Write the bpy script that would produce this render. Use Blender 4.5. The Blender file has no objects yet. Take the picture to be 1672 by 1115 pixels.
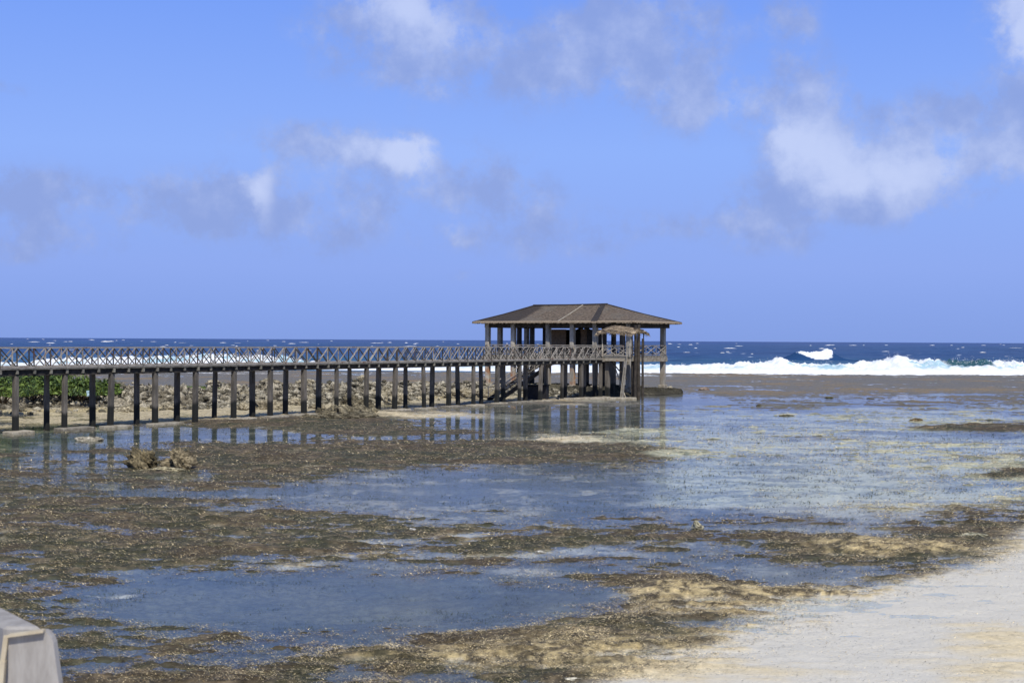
import bpy, bmesh, math, random
import numpy as np
from mathutils import Vector, Matrix, Euler

# ------------------------------------------------------------------ camera, sky, sun, exposure
S = bpy.context.scene
COL = S.collection
F = 2322.0            # focal length in pixels of a 1672 px wide picture (50 mm on 36 mm)
EYE = 4.8
cd = bpy.data.cameras.new('camera'); cam = bpy.data.objects.new('camera', cd); COL.objects.link(cam)
cd.sensor_width = 36.0; cd.lens = 36.0 * F / 1672.0
cd.clip_start = 0.1; cd.clip_end = 60000
cam.location = (0, 0, EYE)
cam.matrix_world = Matrix.Translation((0, 0, EYE)) @ (Euler((math.radians(90 - 0.048), 0, 0)).to_matrix() @ Matrix.Rotation(math.radians(0.309), 3, 'Z')).to_4x4()
cd.dof.use_dof = True; cd.dof.focus_distance = 80; cd.dof.aperture_fstop = 13
S.camera = cam
S.view_settings.view_transform = 'Standard'; S.view_settings.look = 'None'
S.view_settings.exposure = 0.0; S.view_settings.gamma = 1.0; S.view_settings.use_curve_mapping = False

SUNV = Vector((0.15, -0.60, 0.786)).normalized()      # towards the sun
sd = bpy.data.lights.new('sun', 'SUN'); sun = bpy.data.objects.new('sun', sd); COL.objects.link(sun)
sd.energy = 4.0; sd.angle = math.radians(0.5); sd.color = (1.0, 0.96, 0.88)
sun.rotation_euler = SUNV.to_track_quat('Z', 'Y').to_euler()
sun.location = (0, 0, 60)

class NT:
    def __init__(s, tree): s.t = tree; s.n = tree.nodes; s.l = tree.links
    def node(s, typ, **kw):
        n = s.n.new(typ)
        for k, v in kw.items(): setattr(n, k, v)
        return n
    def set(s, inp, v):
        if isinstance(v, bpy.types.NodeSocket): s.l.new(v, inp)
        elif v is not None: inp.default_value = v
    def math(s, op, a, b=None, c=None, clamp=False):
        n = s.node('ShaderNodeMath', operation=op, use_clamp=clamp)
        s.set(n.inputs[0], a); s.set(n.inputs[1], b)
        if c is not None: s.set(n.inputs[2], c)
        return n.outputs[0]
    def vmath(s, op, a, b=None, out=0):
        n = s.node('ShaderNodeVectorMath', operation=op)
        s.set(n.inputs[0], a); s.set(n.inputs[1], b)
        return n.outputs[out]
    def mix(s, fac, a, b, typ='MIX'):
        n = s.node('ShaderNodeMixRGB', blend_type=typ)
        s.set(n.inputs[0], fac)
        for i, v in ((1, a), (2, b)):
            if isinstance(v, tuple) and len(v) == 3: v = (*v, 1)
            s.set(n.inputs[i], v)
        return n.outputs[0]
    def noise(s, vec, scale, detail=4, rough=0.5, out=0, dist=0.0):
        n = s.node('ShaderNodeTexNoise')
        if vec is not None: s.l.new(vec, n.inputs['Vector'])
        n.inputs['Scale'].default_value = scale; n.inputs['Detail'].default_value = detail
        n.inputs['Roughness'].default_value = rough; n.inputs['Distortion'].default_value = dist
        return n.outputs[out]
    def smooth(s, v, a, b, lo=0.0, hi=1.0):
        n = s.node('ShaderNodeMapRange', interpolation_type='SMOOTHSTEP')
        s.set(n.inputs[0], v); n.inputs[1].default_value = a; n.inputs[2].default_value = b
        n.inputs[3].default_value = lo; n.inputs[4].default_value = hi
        return n.outputs[0]
    def ramp(s, v, stops):
        n = s.node('ShaderNodeValToRGB'); r = n.color_ramp
        while len(r.elements) < len(stops): r.elements.new(0.5)
        for e, (p, c) in zip(r.elements, stops): e.position = p; e.color = (*c, 1)
        s.set(n.inputs[0], v); return n.outputs[0]

W = bpy.data.worlds.new('World'); S.world = W; W.use_nodes = True
W.node_tree.nodes.clear()
w = NT(W.node_tree)
out = w.node('ShaderNodeOutputWorld'); bg = w.node('ShaderNodeBackground'); bg.inputs[1].default_value = 0.14
w.l.new(bg.outputs[0], out.inputs[0])
sky = w.node('ShaderNodeTexSky', sky_type='NISHITA'); sky.sun_disc = False
sky.sun_elevation = math.asin(SUNV.z); sky.sun_rotation = math.atan2(SUNV.x, SUNV.y)
sky.air_density = 1.0; sky.dust_density = 0.3; sky.ozone_density = 3.0
gen = w.node('ShaderNodeTexCoord').outputs['Generated']
sep = w.node('ShaderNodeSeparateXYZ'); w.l.new(gen, sep.inputs[0])
az = w.math('ARCTAN2', sep.outputs[0], sep.outputs[1]); el = w.math('ARCSINE', sep.outputs[2])
comb = w.node('ShaderNodeCombineXYZ'); w.l.new(az, comb.inputs[0]); w.l.new(el, comb.inputs[1])
P0 = comb.outputs[0]
# the tropical blue of the low sky (elevations in radians / 0.5)
low = w.ramp(w.math('MULTIPLY', el, 2.0), [(0.0, (.235, .353, .765)), (0.04, (.25, .375, .81)), (0.10, (.277, .408, .87)), (0.26, (.28, .45, .965)), (0.48, (.185, .35, .93)), (1.0, (.09, .20, .62))])
low = w.vmath('SCALE', low); low.node.inputs['Scale'].default_value = 7.14
base = w.mix(w.smooth(el, 0.35, 0.9, 0.0, 1.0), low, sky.outputs[0])
# clouds fixed to directions of the sky
nw = w.noise(gen, 14, 4, 0.55, out=1)
off = w.vmath('SUBTRACT', nw, (0.5, 0.5, 0.5)); off = w.vmath('MULTIPLY', off, (0.036, 0.028, 0.0))
nw2 = w.noise(gen, 60, 4, 0.6, out=1)
off2 = w.vmath('SUBTRACT', nw2, (0.5, 0.5, 0.5)); off2 = w.vmath('MULTIPLY', off2, (0.016, 0.013, 0.0))
P = w.vmath('ADD', w.vmath('ADD', P0, off), off2)
blobs = [(690,62,105,70,1.15,.45),(560,70,80,55,.35,.1),(660,25,60,25,.6,1.3),(905,115,90,65,.65,.15),(1065,50,110,50,.7,.2),(1282,38,42,48,.5,.35),
 (1305,160,55,48,.85,.45),(1180,180,100,42,.6,.2),(1655,55,55,75,1.3,1.0),(1665,175,45,50,.8,-.3),(1520,205,110,36,.7,.25),(1610,268,95,36,1.0,.5),
 (1360,300,110,48,1.2,.6),(1300,248,52,30,.9,1.0),(1455,290,52,38,.9,.85),(1215,358,75,22,.6,.25),(500,240,85,26,.8,.2),(655,250,75,22,.9,1.2),(720,300,120,38,.75,.15),
 (845,345,85,42,.5,.1),(395,335,105,50,.85,.1),(437,335,14,36,.5,1.5),(415,310,16,20,.4,1.2),(250,330,60,28,.55,.0),(40,338,90,36,.9,-.1),(90,405,130,24,.6,.1),(310,365,90,26,.5,0),(950,400,80,22,.4,.1),(1250,395,90,20,.4,.1),(1100,130,70,60,.5,.2),(1000,70,60,60,.45,.1),
 (750,388,70,22,.6,.4),(1040,365,90,22,.45,.0),(530,400,75,28,.4,.2),(745,455,20,12,.4,.5),(15,182,45,14,.45,-.3),(600,345,60,36,.45,.0),(1390,325,140,22,.6,-.4),(690,115,90,25,.5,-.4)]
sD = None; sW = None
for (cx, cy, rx, ry, a, wh) in blobs:
    d = w.vmath('SUBTRACT', P, ((cx-836)/F, (555.5-cy)/F, 0)); d = w.vmath('MULTIPLY', d, (F/(rx*1.15), F/(ry*1.15), 0))
    g = w.math('POWER', math.exp(-1), w.vmath('DOT_PRODUCT', d, d, out=1))
    sD = w.math('MULTIPLY', g, a) if sD is None else w.math('MULTIPLY_ADD', g, a, sD)
    sW = w.math('MULTIPLY', g, a*wh) if sW is None else w.math('MULTIPLY_ADD', g, a*wh, sW)
n1 = w.noise(gen, 26, 9, 0.66)
far = w.smooth(w.math('ABSOLUTE', az), 0.42, 0.7)                 # outside the picture: plain scattered cloud
gs = w.vmath('MULTIPLY', gen, (1, 1, 3.0))
n3 = w.noise(gs, 6, 6, 0.55)
far = w.math('MAXIMUM', far, w.smooth(el, 0.26, 0.36))
sD = w.math('MULTIPLY_ADD', w.math('MULTIPLY', w.smooth(n3, .52, .72), far), 0.8, sD)
nn1 = w.math('MULTIPLY', w.math('SUBTRACT', n1, .5), 3.2)
dens = w.smooth(w.math('MULTIPLY_ADD', w.math('MINIMUM', w.math('MULTIPLY', sD, 2.2), 1.0), nn1, sD), 0.06, 0.92, 0.0, 0.78)
n2 = w.noise(gen, 30, 5, 0.6)
wh = w.smooth(w.math('MULTIPLY_ADD', n2, 1.7, w.math('MULTIPLY_ADD', sW, 0.95, -0.72)), 0.0, 1.2)
cc = w.mix(wh, (1.95, 2.62, 5.05), (4.3, 4.85, 6.65))
final = w.mix(dens, base, cc)
w.l.new(final, bg.inputs[0])

# ------------------------------------------------------------------ helpers
random.seed(4); RNG = np.random.default_rng(7)
def hash2(ix, iy, seed):
    h = (ix.astype(np.int64)*374761393 + iy.astype(np.int64)*668265263 + seed*974634777) & 0x7fffffff
    h = ((h ^ (h >> 13)) * 1274126177) & 0x7fffffff
    return ((h ^ (h >> 16)) & 0xffffff) / float(0xffffff)
def vn(x, y, seed=0):
    x = np.asarray(x, float); y = np.asarray(y, float)
    ix = np.floor(x); iy = np.floor(y); fx = x-ix; fy = y-iy
    fx = fx*fx*fx*(fx*(fx*6-15)+10); fy = fy*fy*fy*(fy*(fy*6-15)+10)
    a = hash2(ix, iy, seed); b = hash2(ix+1, iy, seed); c = hash2(ix, iy+1, seed); d = hash2(ix+1, iy+1, seed)
    return (a*(1-fx)+b*fx)*(1-fy) + (c*(1-fx)+d*fx)*fy
def fbm(x, y, seed=0, octv=4, gain=0.5):
    s = 0; a = 1; t = 0
    for o in range(octv):
        s = s + a*(vn(x*2**o + 17.3*o, y*2**o - 9.1*o, seed+o)*2-1); t += a; a *= gain
    return s/t
def ridged(x, y, seed=0, octv=4, gain=0.55):
    s = 0; a = 1; t = 0
    for o in range(octv):
        n = 1-np.abs(vn(x*2**o + 5.3*o, y*2**o + 3.1*o, seed+o)*2-1)
        s = s + a*n*n; t += a; a *= gain
    return s/t
def sst(v, a, b):
    t = np.clip((v-a)/(b-a), 0, 1); return t*t*(3-2*t)
def px(x, y, z=0.0):
    rel = y - (551 + .0054*x); Y = (EYE-z)*F/rel
    return ((x-836)/F*Y, Y)

def tag(o, label=None, cat=None, group=None, kind=None):
    if label: o['label'] = label
    if cat: o['category'] = cat
    if group: o['group'] = group
    if kind: o['kind'] = kind
    return o
def mesh_np(name, V, Fc, mat, parent=None, smooth=False, attrs=None, loops=4):
    me = bpy.data.meshes.new(name)
    V = np.asarray(V, np.float32); Fc = np.asarray(Fc, np.int32)
    me.vertices.add(len(V)); me.vertices.foreach_set('co', V.ravel())
    me.loops.add(Fc.size); me.loops.foreach_set('vertex_index', Fc.ravel())
    k = Fc.shape[1]
    me.polygons.add(len(Fc)); me.polygons.foreach_set('loop_start', np.arange(0, Fc.size, k, dtype=np.int32))
    me.update(calc_edges=True)
    if smooth: me.polygons.foreach_set('use_smooth', np.ones(len(Fc), bool))
    for an, data in (attrs or {}).items():
        if data.ndim == 1:
            a = me.attributes.new(an, 'FLOAT', 'POINT'); a.data.foreach_set('value', data.astype(np.float32))
        else:
            a = me.attributes.new(an, 'FLOAT_COLOR', 'POINT')
            c = np.ones((len(data), 4), np.float32); c[:, :3] = data; a.data.foreach_set('color', c.ravel())
    me.materials.append(mat)
    o = bpy.data.objects.new(name, me); COL.objects.link(o)
    if parent: o.parent = parent
    return o
def grid_faces(nr, nc):
    i = np.arange(nr-1)[:, None]*nc + np.arange(nc-1)[None, :]
    return np.stack([i, i+1, i+nc+1, i+nc], -1).reshape(-1, 4)
class MB:
    def __init__(s): s.v = []; s.f = []
    def poly(s, pts):
        b = len(s.v); s.v += [tuple(p) for p in pts]; s.f.append(list(range(b, b+len(pts))))
    def hexa(s, a):                       # 8 corners: bottom ring, top ring
        b = len(s.v); s.v += [tuple(p) for p in a]
        for f in ((3,2,1,0),(4,5,6,7),(0,1,5,4),(1,2,6,5),(2,3,7,6),(3,0,4,7)): s.f.append([b+i for i in f])
        return s
    def box(s, x0, x1, y0, y1, z0, z1):
        return s.hexa([(x0,y0,z0),(x1,y0,z0),(x1,y1,z0),(x0,y1,z0),(x0,y0,z1),(x1,y0,z1),(x1,y1,z1),(x0,y1,z1)])
    def bar(s, p, q, w_, h=None, w2=None):
        p = Vector(p); q = Vector(q); d = (q-p).normalized(); h = h or w_
        up = Vector((0,0,1)) if abs(d.z) < .95 else Vector((0,1,0))
        a = d.cross(up).normalized(); b = a.cross(d).normalized()
        k = (w2/w_) if w2 else 1.0
        ring = lambda c, k: [c - a*w_/2*k - b*h/2*k, c + a*w_/2*k - b*h/2*k, c + a*w_/2*k + b*h/2*k, c - a*w_/2*k + b*h/2*k]
        return s.hexa(ring(p, 1) + ring(q, k))
    def tube(s, pts, rads, n=8):
        b = len(s.v); P_ = [Vector(p) for p in pts]
        for i, p in enumerate(P_):
            d = (P_[min(i+1, len(P_)-1)] - P_[max(i-1, 0)]).normalized()
            up = Vector((0,0,1)) if abs(d.z) < .9 else Vector((0,1,0))
            a = d.cross(up).normalized(); c = a.cross(d)
            for k in range(n):
                t = 2*math.pi*k/n; s.v.append(tuple(p + (a*math.cos(t) + c*math.sin(t))*rads[i]))
        for i in range(len(P_)-1):
            for k in range(n):
                s.f.append([b+i*n+k, b+i*n+(k+1)%n, b+(i+1)*n+(k+1)%n, b+(i+1)*n+k])
        s.f.append([b+k for k in range(n)][::-1]); s.f.append([b+(len(P_)-1)*n+k for k in range(n)])
        return s
    def build(s, name, mat, parent=None, bevel=0.0, smooth=False):
        me = bpy.data.meshes.new(name); me.from_pydata(s.v, [], s.f); me.update()
        if bevel or True:
            bm = bmesh.new(); bm.from_mesh(me); bmesh.ops.recalc_face_normals(bm, faces=bm.faces)
            if bevel: bmesh.ops.bevel(bm, geom=list(bm.edges), offset=bevel, segments=1, affect='EDGES', clamp_overlap=True)
            bm.to_mesh(me); bm.free()
        if smooth: me.polygons.foreach_set('use_smooth', [True]*len(me.polygons))
        me.materials.append(mat)
        o = bpy.data.objects.new(name, me); COL.objects.link(o)
        if parent: o.parent = parent
        return o
def empty(name, loc, rz=0.0, label=None, cat=None, group=None):
    o = bpy.data.objects.new(name, None); COL.objects.link(o); o.location = loc; o.rotation_euler = (0, 0, rz)
    return tag(o, label, cat, group)
def rng(a, b): return random.uniform(a, b)

# ------------------------------------------------------------------ materials
def mat(name):
    m = bpy.data.materials.new(name); m.use_nodes = True; t = NT(m.node_tree)
    return m, t, t.n['Principled BSDF']
def rough_mat(name, c1, c2, scale=3.0, rough=0.85, bump=0.0, bscale=20, stretch=(1,1,1), spec=0.3, c3=None):
    m, t, b = mat(name)
    co = t.node('ShaderNodeTexCoord').outputs['Object']
    co2 = t.vmath('MULTIPLY', co, stretch)
    oi = t.node('ShaderNodeObjectInfo').outputs['Random']
    co2 = t.vmath('ADD', co2, t.vmath('SCALE', (7.0, 3.0, 5.0))); co2.node.inputs[0].links[0].from_node
    sc = [l for l in co2.node.inputs[1].links][0].from_node; t.l.new(oi, sc.inputs['Scale'])
    f = t.smooth(t.noise(co2, scale, 6, 0.65), .3, .7)
    c = t.mix(f, c1, c2)
    if c3:
        c = t.mix(t.smooth(t.noise(co2, scale*.45, 5, 0.7), .55, .68), c, c3)
    c = t.mix(1.0, c, t.mix(oi, (.72, .72, .72), (1.12, 1.1, 1.06)), 'MULTIPLY')
    t.l.new(c, b.inputs['Base Color']); b.inputs['Roughness'].default_value = rough
    b.inputs['Specular IOR Level'].default_value = spec
    if bump:
        bn = t.node('ShaderNodeBump'); bn.inputs['Strength'].default_value = 0.7; bn.inputs['Distance'].default_value = bump
        t.l.new(t.noise(co2, bscale, 5, 0.6), bn.inputs['Height']); t.l.new(bn.outputs[0], b.inputs['Normal'])
    return m
M = {}
M['rail'] = rough_mat('weathered rail wood', (.24,.215,.18), (.44,.40,.345), 4, .8, .004, 30, c3=(.15,.075,.05))
M['rail_dark'] = rough_mat('dark rail wood', (.035,.036,.032), (.10,.09,.08), 4, .85, .004, 30, c3=(.12,.055,.035))
M['deck'] = rough_mat('deck boards', (.12,.11,.09), (.27,.25,.21), 3, .85, .004, 30)
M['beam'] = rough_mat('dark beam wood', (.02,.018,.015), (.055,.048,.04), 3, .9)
M['joist'] = rough_mat('joist ends', (.13,.12,.095), (.26,.245,.20), 5, .85)
M['slab'] = rough_mat('footing concrete', (.20,.17,.12), (.42,.38,.30), 3, .9, .02, 9)
M['thatch'] = rough_mat('pale palm thatch', (.23,.17,.11), (.48,.38,.26), 9, .9, .02, 25)
M['panel'] = rough_mat('brown woven panel', (.15,.10,.06), (.28,.195,.12), 5, .9)
M['darkwood'] = rough_mat('old dark timber', (.03,.025,.02), (.085,.07,.055), 3, .85)
M['palewood'] = rough_mat('bleached timber', (.30,.26,.20), (.52,.47,.38), 5, .8, .004, 30)
M['blackbox'] = rough_mat('black plastic', (.01,.01,.012), (.028,.028,.03), 3, .6)
M['greywood'] = rough_mat('silvered timber', (.30,.275,.245), (.46,.43,.39), 22, .75, .0015, 60, (1,1,.25))
M['rawwood'] = rough_mat('raw timber edge', (.55,.45,.30), (.72,.62,.44), 20, .8)
M['cloth'] = rough_mat('pale blue cloth', (.35,.55,.65), (.6,.75,.8), 8, .9)

def column_mat(name, tide_z, up1, up2, rust=0.0, dark=(.018,.018,.015)):
    m, t, b = mat(name)
    geo = t.node('ShaderNodeNewGeometry').outputs['Position']
    s = t.node('ShaderNodeSeparateXYZ'); t.l.new(geo, s.inputs[0]); z = s.outputs[2]
    g2 = t.vmath('MULTIPLY', geo, (1, 1, .35))
    n = t.noise(g2, 2.5, 6, .65); n2 = t.noise(geo, .9, 3, .6)
    oi = t.node('ShaderNodeObjectInfo').outputs['Random']
    c = t.mix(t.smooth(n, .3, .7), up1, up2)
    c = t.mix(1.0, c, t.mix(oi, (.75, .75, .75), (1.15, 1.12, 1.08)), 'MULTIPLY')
    if rust:
        rz = t.math('MULTIPLY', t.math('MULTIPLY', t.smooth(z, 3.4, 1.4), t.smooth(z, .5, 1.2)), t.smooth(oi, .35, .8, .1, 1))
        c = t.mix(t.math('MULTIPLY', t.math('MULTIPLY', rz, t.smooth(n2, .38, .6)), rust), c, (.36, .16, .065))
    zz = t.math('ADD', z, t.math('MULTIPLY_ADD', n, .5, t.math('MULTIPLY_ADD', oi, .3, -.4)))
    c = t.mix(t.smooth(zz, tide_z+.15, tide_z-.10), c, dark)
    t.l.new(c, b.inputs['Base Color']); b.inputs['Roughness'].default_value = .85; b.inputs['Specular IOR Level'].default_value = .3
    bn = t.node('ShaderNodeBump'); bn.inputs['Distance'].default_value = .02; t.l.new(n, bn.inputs['Height']); t.l.new(bn.outputs[0], b.inputs['Normal'])
    return m
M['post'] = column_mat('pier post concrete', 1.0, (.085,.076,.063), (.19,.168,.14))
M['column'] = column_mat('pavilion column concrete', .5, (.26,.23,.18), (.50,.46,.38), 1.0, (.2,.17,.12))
M['column_dark'] = column_mat('dark pavilion column', .9, (.06,.055,.05), (.13,.115,.10), .3)  # much darker concrete tone for the inner and most back columns
M['concrete_beam'] = rough_mat('rust stained concrete', (.26,.22,.16), (.46,.41,.32), 2.5, .9, .02, 9, c3=(.30,.12,.05))

# roof thatch: shingle courses in uneven browns, much darker towards the left end; object coordinates are the pavilion's own u, v, z
m, t, b = mat('brown shingle thatch'); M['roof'] = m
co = t.node('ShaderNodeTexCoord').outputs['Object']; s = t.node('ShaderNodeSeparateXYZ'); t.l.new(co, s.inputs[0])
n = t.noise(t.vmath('MULTIPLY', co, (1, 1, 6)), 4, 8, .7)
c = t.mix(t.smooth(n, .35, .65), (.052,.04,.03), (.205,.158,.115))
c = t.mix(t.smooth(t.noise(co, .55, 4, .6), .5, .62), c, t.mix(.35, c, (.16,.145,.12)))
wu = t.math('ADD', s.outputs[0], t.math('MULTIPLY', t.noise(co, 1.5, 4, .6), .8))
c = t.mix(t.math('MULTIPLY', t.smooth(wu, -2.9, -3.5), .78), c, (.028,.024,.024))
wave = t.math('FRACT', t.math('MULTIPLY', s.outputs[2], 8.0))
c = t.mix(t.smooth(wave, .0, .35, .35, 0), c, (.03,.025,.02))
t.l.new(c, b.inputs['Base Color']); b.inputs['Roughness'].default_value = .95; b.inputs['Specular IOR Level'].default_value = .2
bn = t.node('ShaderNodeBump'); bn.inputs['Distance'].default_value = .05; t.l.new(n, bn.inputs['Height']); t.l.new(bn.outputs[0], b.inputs['Normal'])

def attr_mat(name, rough=.9, spec=.3, nscale=8, ndepth=.25, bump=.02, bscale=12, wet=False):
    m, t, b = mat(name)
    a = t.node('ShaderNodeAttribute', attribute_name='col').outputs['Color']
    pos = t.node('ShaderNodeNewGeometry').outputs['Position']
    n = t.noise(pos, nscale, 6, .7)
    f = t.smooth(n, .25, .75, 1-ndepth, 1+ndepth)
    if name == 'reef flat':
        sg_ = t.node('ShaderNodeSeparateXYZ'); t.l.new(a, sg_.inputs[0]); f = t.math('ADD', t.math('MULTIPLY', t.math('SUBTRACT', f, 1.0), t.smooth(sg_.outputs[2], .22, .42, 1.0, .07)), 1.0)
    c = t.vmath('SCALE', a); t.l.new(f, c.node.inputs['Scale'])
    t.l.new(c, b.inputs['Base Color']); b.inputs['Roughness'].default_value = rough; b.inputs['Specular IOR Level'].default_value = spec
    if bump:
        bn = t.node('ShaderNodeBump'); bn.inputs['Distance'].default_value = bump; t.l.new(t.noise(pos, bscale, 5, .65), bn.inputs['Height']); t.l.new(bn.outputs[0], b.inputs['Normal'])
    return m
M['reef'] = attr_mat('reef flat', .8, .35, 6, .45, .03, 14)
M['rock'] = attr_mat('coral limestone', .95, .15, 9, .75, .14, 7)
M['grass'] = attr_mat('seagrass blades', .6, .4, 3, .2, 0)
M['leaf'] = attr_mat('shrub leaves', .6, .4, 2, .3, 0)
M['foam'] = attr_mat('sea foam', .9, .2, 1.2, .10, .25, 1.2)
M['wood_stem'] = rough_mat('shrub stems', (.05,.035,.02), (.1,.07,.045), 5)

# water over the reef: clear, reflecting, ruffled by a light breeze
m, t, b = mat('shallow clear water'); M['water'] = m; t.n.remove(b)
o_ = t.n['Material Output']; pos = t.node('ShaderNodeNewGeometry').outputs['Position']
n1 = t.noise(t.vmath('MULTIPLY', pos, (.3, 1.0, 1)), 9.0, 4, .6)
n2 = t.noise(t.vmath('MULTIPLY', pos, (.5, 1.0, 1)), .8, 3, .5)
calm = t.smooth(t.noise(t.vmath('MULTIPLY', pos, (.6, 1, 1)), .16, 3, .6), .38, .62, .25, 1.0)
bn = t.node('ShaderNodeBump'); bn.inputs['Distance'].default_value = .012; t.l.new(t.math('MULTIPLY', calm, .40), bn.inputs['Strength'])
t.l.new(t.math('MULTIPLY_ADD', n2, 2.0, n1), bn.inputs['Height'])
fr = t.node('ShaderNodeFresnel'); fr.inputs[0].default_value = 1.33; t.l.new(bn.outputs[0], fr.inputs[1])
gl = t.node('ShaderNodeBsdfGlossy'); gl.inputs['Roughness'].default_value = .05; gl.inputs['Color'].default_value = (.96,.95,.95,1); t.l.new(bn.outputs[0], gl.inputs['Normal'])
tr = t.node('ShaderNodeBsdfTransparent'); tr.inputs[0].default_value = (.90,.94,.95,1)
mx = t.node('ShaderNodeMixShader'); t.l.new(t.math('MULTIPLY', fr.outputs[0], .70), mx.inputs[0]); t.l.new(tr.outputs[0], mx.inputs[1]); t.l.new(gl.outputs[0], mx.inputs[2])
t.l.new(mx.outputs[0], o_.inputs[0])

# deep sea
m, t, b = mat('deep sea water'); M['sea'] = m
pos = t.node('ShaderNodeNewGeometry').outputs['Position']
sx = t.node('ShaderNodeSeparateXYZ'); t.l.new(pos, sx.inputs[0])
n = t.noise(t.vmath('MULTIPLY', pos, (.12, .35, 1)), .35, 6, .65)
n_far = t.noise(t.vmath('MULTIPLY', pos, (.02, .05, 1)), .25, 5, .6)
a = t.node('ShaderNodeAttribute', attribute_name='foam').outputs['Fac']
c = t.mix(t.smooth(n, .3, .7), (.006,.022,.075), (.018,.062,.15))
c = t.mix(t.smooth(sx.outputs[1], 500, 230), c, t.mix(t.smooth(n, .3, .7), (.012,.055,.10), (.035,.12,.18)))
c = t.mix(t.math('MULTIPLY', t.smooth(sx.outputs[1], 900, 4000), .8), c, t.mix(t.smooth(n_far, .3, .7), (.008,.024,.105), (.018,.048,.165)))
c = t.mix(a, c, (.75,.8,.82))
t.l.new(c, b.inputs['Base Color']); b.inputs['Roughness'].default_value = .35; b.inputs['Specular IOR Level'].default_value = .12
bn = t.node('ShaderNodeBump'); bn.inputs['Distance'].default_value = .35; bn.inputs['Strength'].default_value = .8
t.l.new(t.noise(t.vmath('MULTIPLY', pos, (.35, .8, 1)), .8, 6, .65), bn.inputs['Height']); t.l.new(bn.outputs[0], b.inputs['Normal'])

# ------------------------------------------------------------------ reef flat (ground) and the water over it
# bank / pool layout: (x, y, rx, ry, height, sandiness)
BL = [(620,988,390,42,-.22,0),(330,985,200,34,-.08,0),(860,810,320,38,-.15,.1),(680,790,170,22,-.08,0),(1150,785,380,36,-.10,.15),(1250,742,300,26,-.02,.3),(110,722,200,34,-.14,.2),(330,706,130,10,-.08,.1),
 (450,708,170,12,-.08,0),(880,692,230,26,-.14,.15),(1400,690,380,46,-.045,.2),(1600,714,130,10,-.16,0),(280,1085,230,26,-.05,0),(850,932,110,6,-.05,.65),(560,912,150,8,-.03,.5),(640,885,60,6,-.05,.7),(740,876,60,5,-.04,.8),(480,925,60,5,-.04,.8),(300,800,240,8,-.05,.35),(800,905,160,5,-.04,.5),(1000,900,120,5,-.04,.5),(180,965,60,4,-.04,.8),(60,905,70,5,-.04,.4),(170,872,60,5,-.05,.3),
 (1250,925,150,16,-.06,.1),(1230,862,120,10,-.05,.1),(1450,1010,260,60,-.03,1),(1500,815,200,36,-.03,.4),(1100,650,80,12,-.06,.1),(300,800,180,8,-.05,.1),(480,800,160,8,-.06,.1),
 (260,850,430,62,.018,-.2),(650,745,480,20,.045,-.1),(150,925,260,40,.016,-.2),(800,888,260,22,.018,0),(1430,885,150,16,.10,.3),(1290,915,55,7,.08,.3),(1090,945,150,15,.06,0),
 (1075,975,60,34,.10,.45),(1160,962,160,14,.06,.4),(1000,1020,90,12,.06,.1),(1260,970,220,11,.07,.6),(1180,1000,160,14,.05,.4),(900,1078,350,38,.085,.72),(1420,890,150,12,.02,.4),(1620,1070,130,42,.05,1.2),(930,717,110,6,.10,1.0),(1040,703,80,4,.07,.8),(1620,697,110,5,.16,-1.5),(1660,774,60,5,.11,-1.5),
 (1020,738,110,18,.06,-.1),(470,745,170,25,.05,-.1),(480,690,120,10,.05,-.1),(250,1110,120,20,.04,-.1),(860,1040,300,10,.03,.1),(700,676,150,7,.08,.7),(560,678,70,6,.08,.5),(930,655,120,5,.06,.7),(420,692,330,9,.10,-.1),(200,742,260,5,.09,-.1),(650,704,260,6,.09,0),(100,708,90,5,.06,0),(560,728,400,6,.05,0)]
def field(X, Y):
    Yc = np.maximum(Y, 1.0)
    wx = fbm(X/5, Y/5, 31, 3); wy = fbm(X/5+40, Y/5, 37, 3)
    pxx = 836 + F*X/Yc; rel = F*EYE/Yc; py = rel + 551 + .0054*pxx
    pxx = pxx + wx*(40 + 900/Yc); py = py + wy*rel*.055
    h = np.full(X.shape, .0); sand = np.zeros(X.shape)
    for (cx, cy, rx, ry, a, sn) in BL:
        g = np.exp(-((pxx-cx)/rx)**2 - ((py-cy)/ry)**2)
        h = h + a*g; sand = sand + sn*g
    # sand beach, lower right
    line = (py - 860) + (pxx - 1672)*.42 + 15
    sb = sst(line, -30, 80); sand = sand + sb*1.0; h = h + .030*sb
    farm = sst(py, 690, 632)
    h = h + (.06*fbm(X/4.2, Y/3.2, 1, 4, .6) + .075*fbm(X/1.9, Y/.8, 5, 4, .65))*(1-.6*sb) + .105*fbm(X/.75, Y/.26, 9, 4, .78)*(1-.8*sb)
    h = h + farm*(.085*fbm(X/11, Y/6, 12, 5, .7) + .012 + .045*sst(py, 650, 618) - .045*sst(py, 618, 613))
    mid = sst(py, 850, 800)*sst(py, 650, 680)*sst(pxx, 1000, 1150)
    sand = sand + mid*(.62+fbm(X/5, Y/2.2, 77, 5, .65)*.8)
    return h, np.clip(sand, 0, 1.2), pxx, py, farm, sb
s_ = np.concatenate([-np.geomspace(3, .5, 14), np.linspace(-.48, .48, 560), np.geomspace(.5, 3, 14)])
Yr = np.concatenate([-np.linspace(60, 0, 8), np.linspace(2, 13, 10), np.geomspace(13.6, 216, 720)])
sg, Yg = np.meshgrid(s_, Yr); Xg = sg*np.maximum(Yg, 12.0)
h, sand, pxx, py, farm, sb = field(Xg, Yg)
hz = h.copy()
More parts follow.
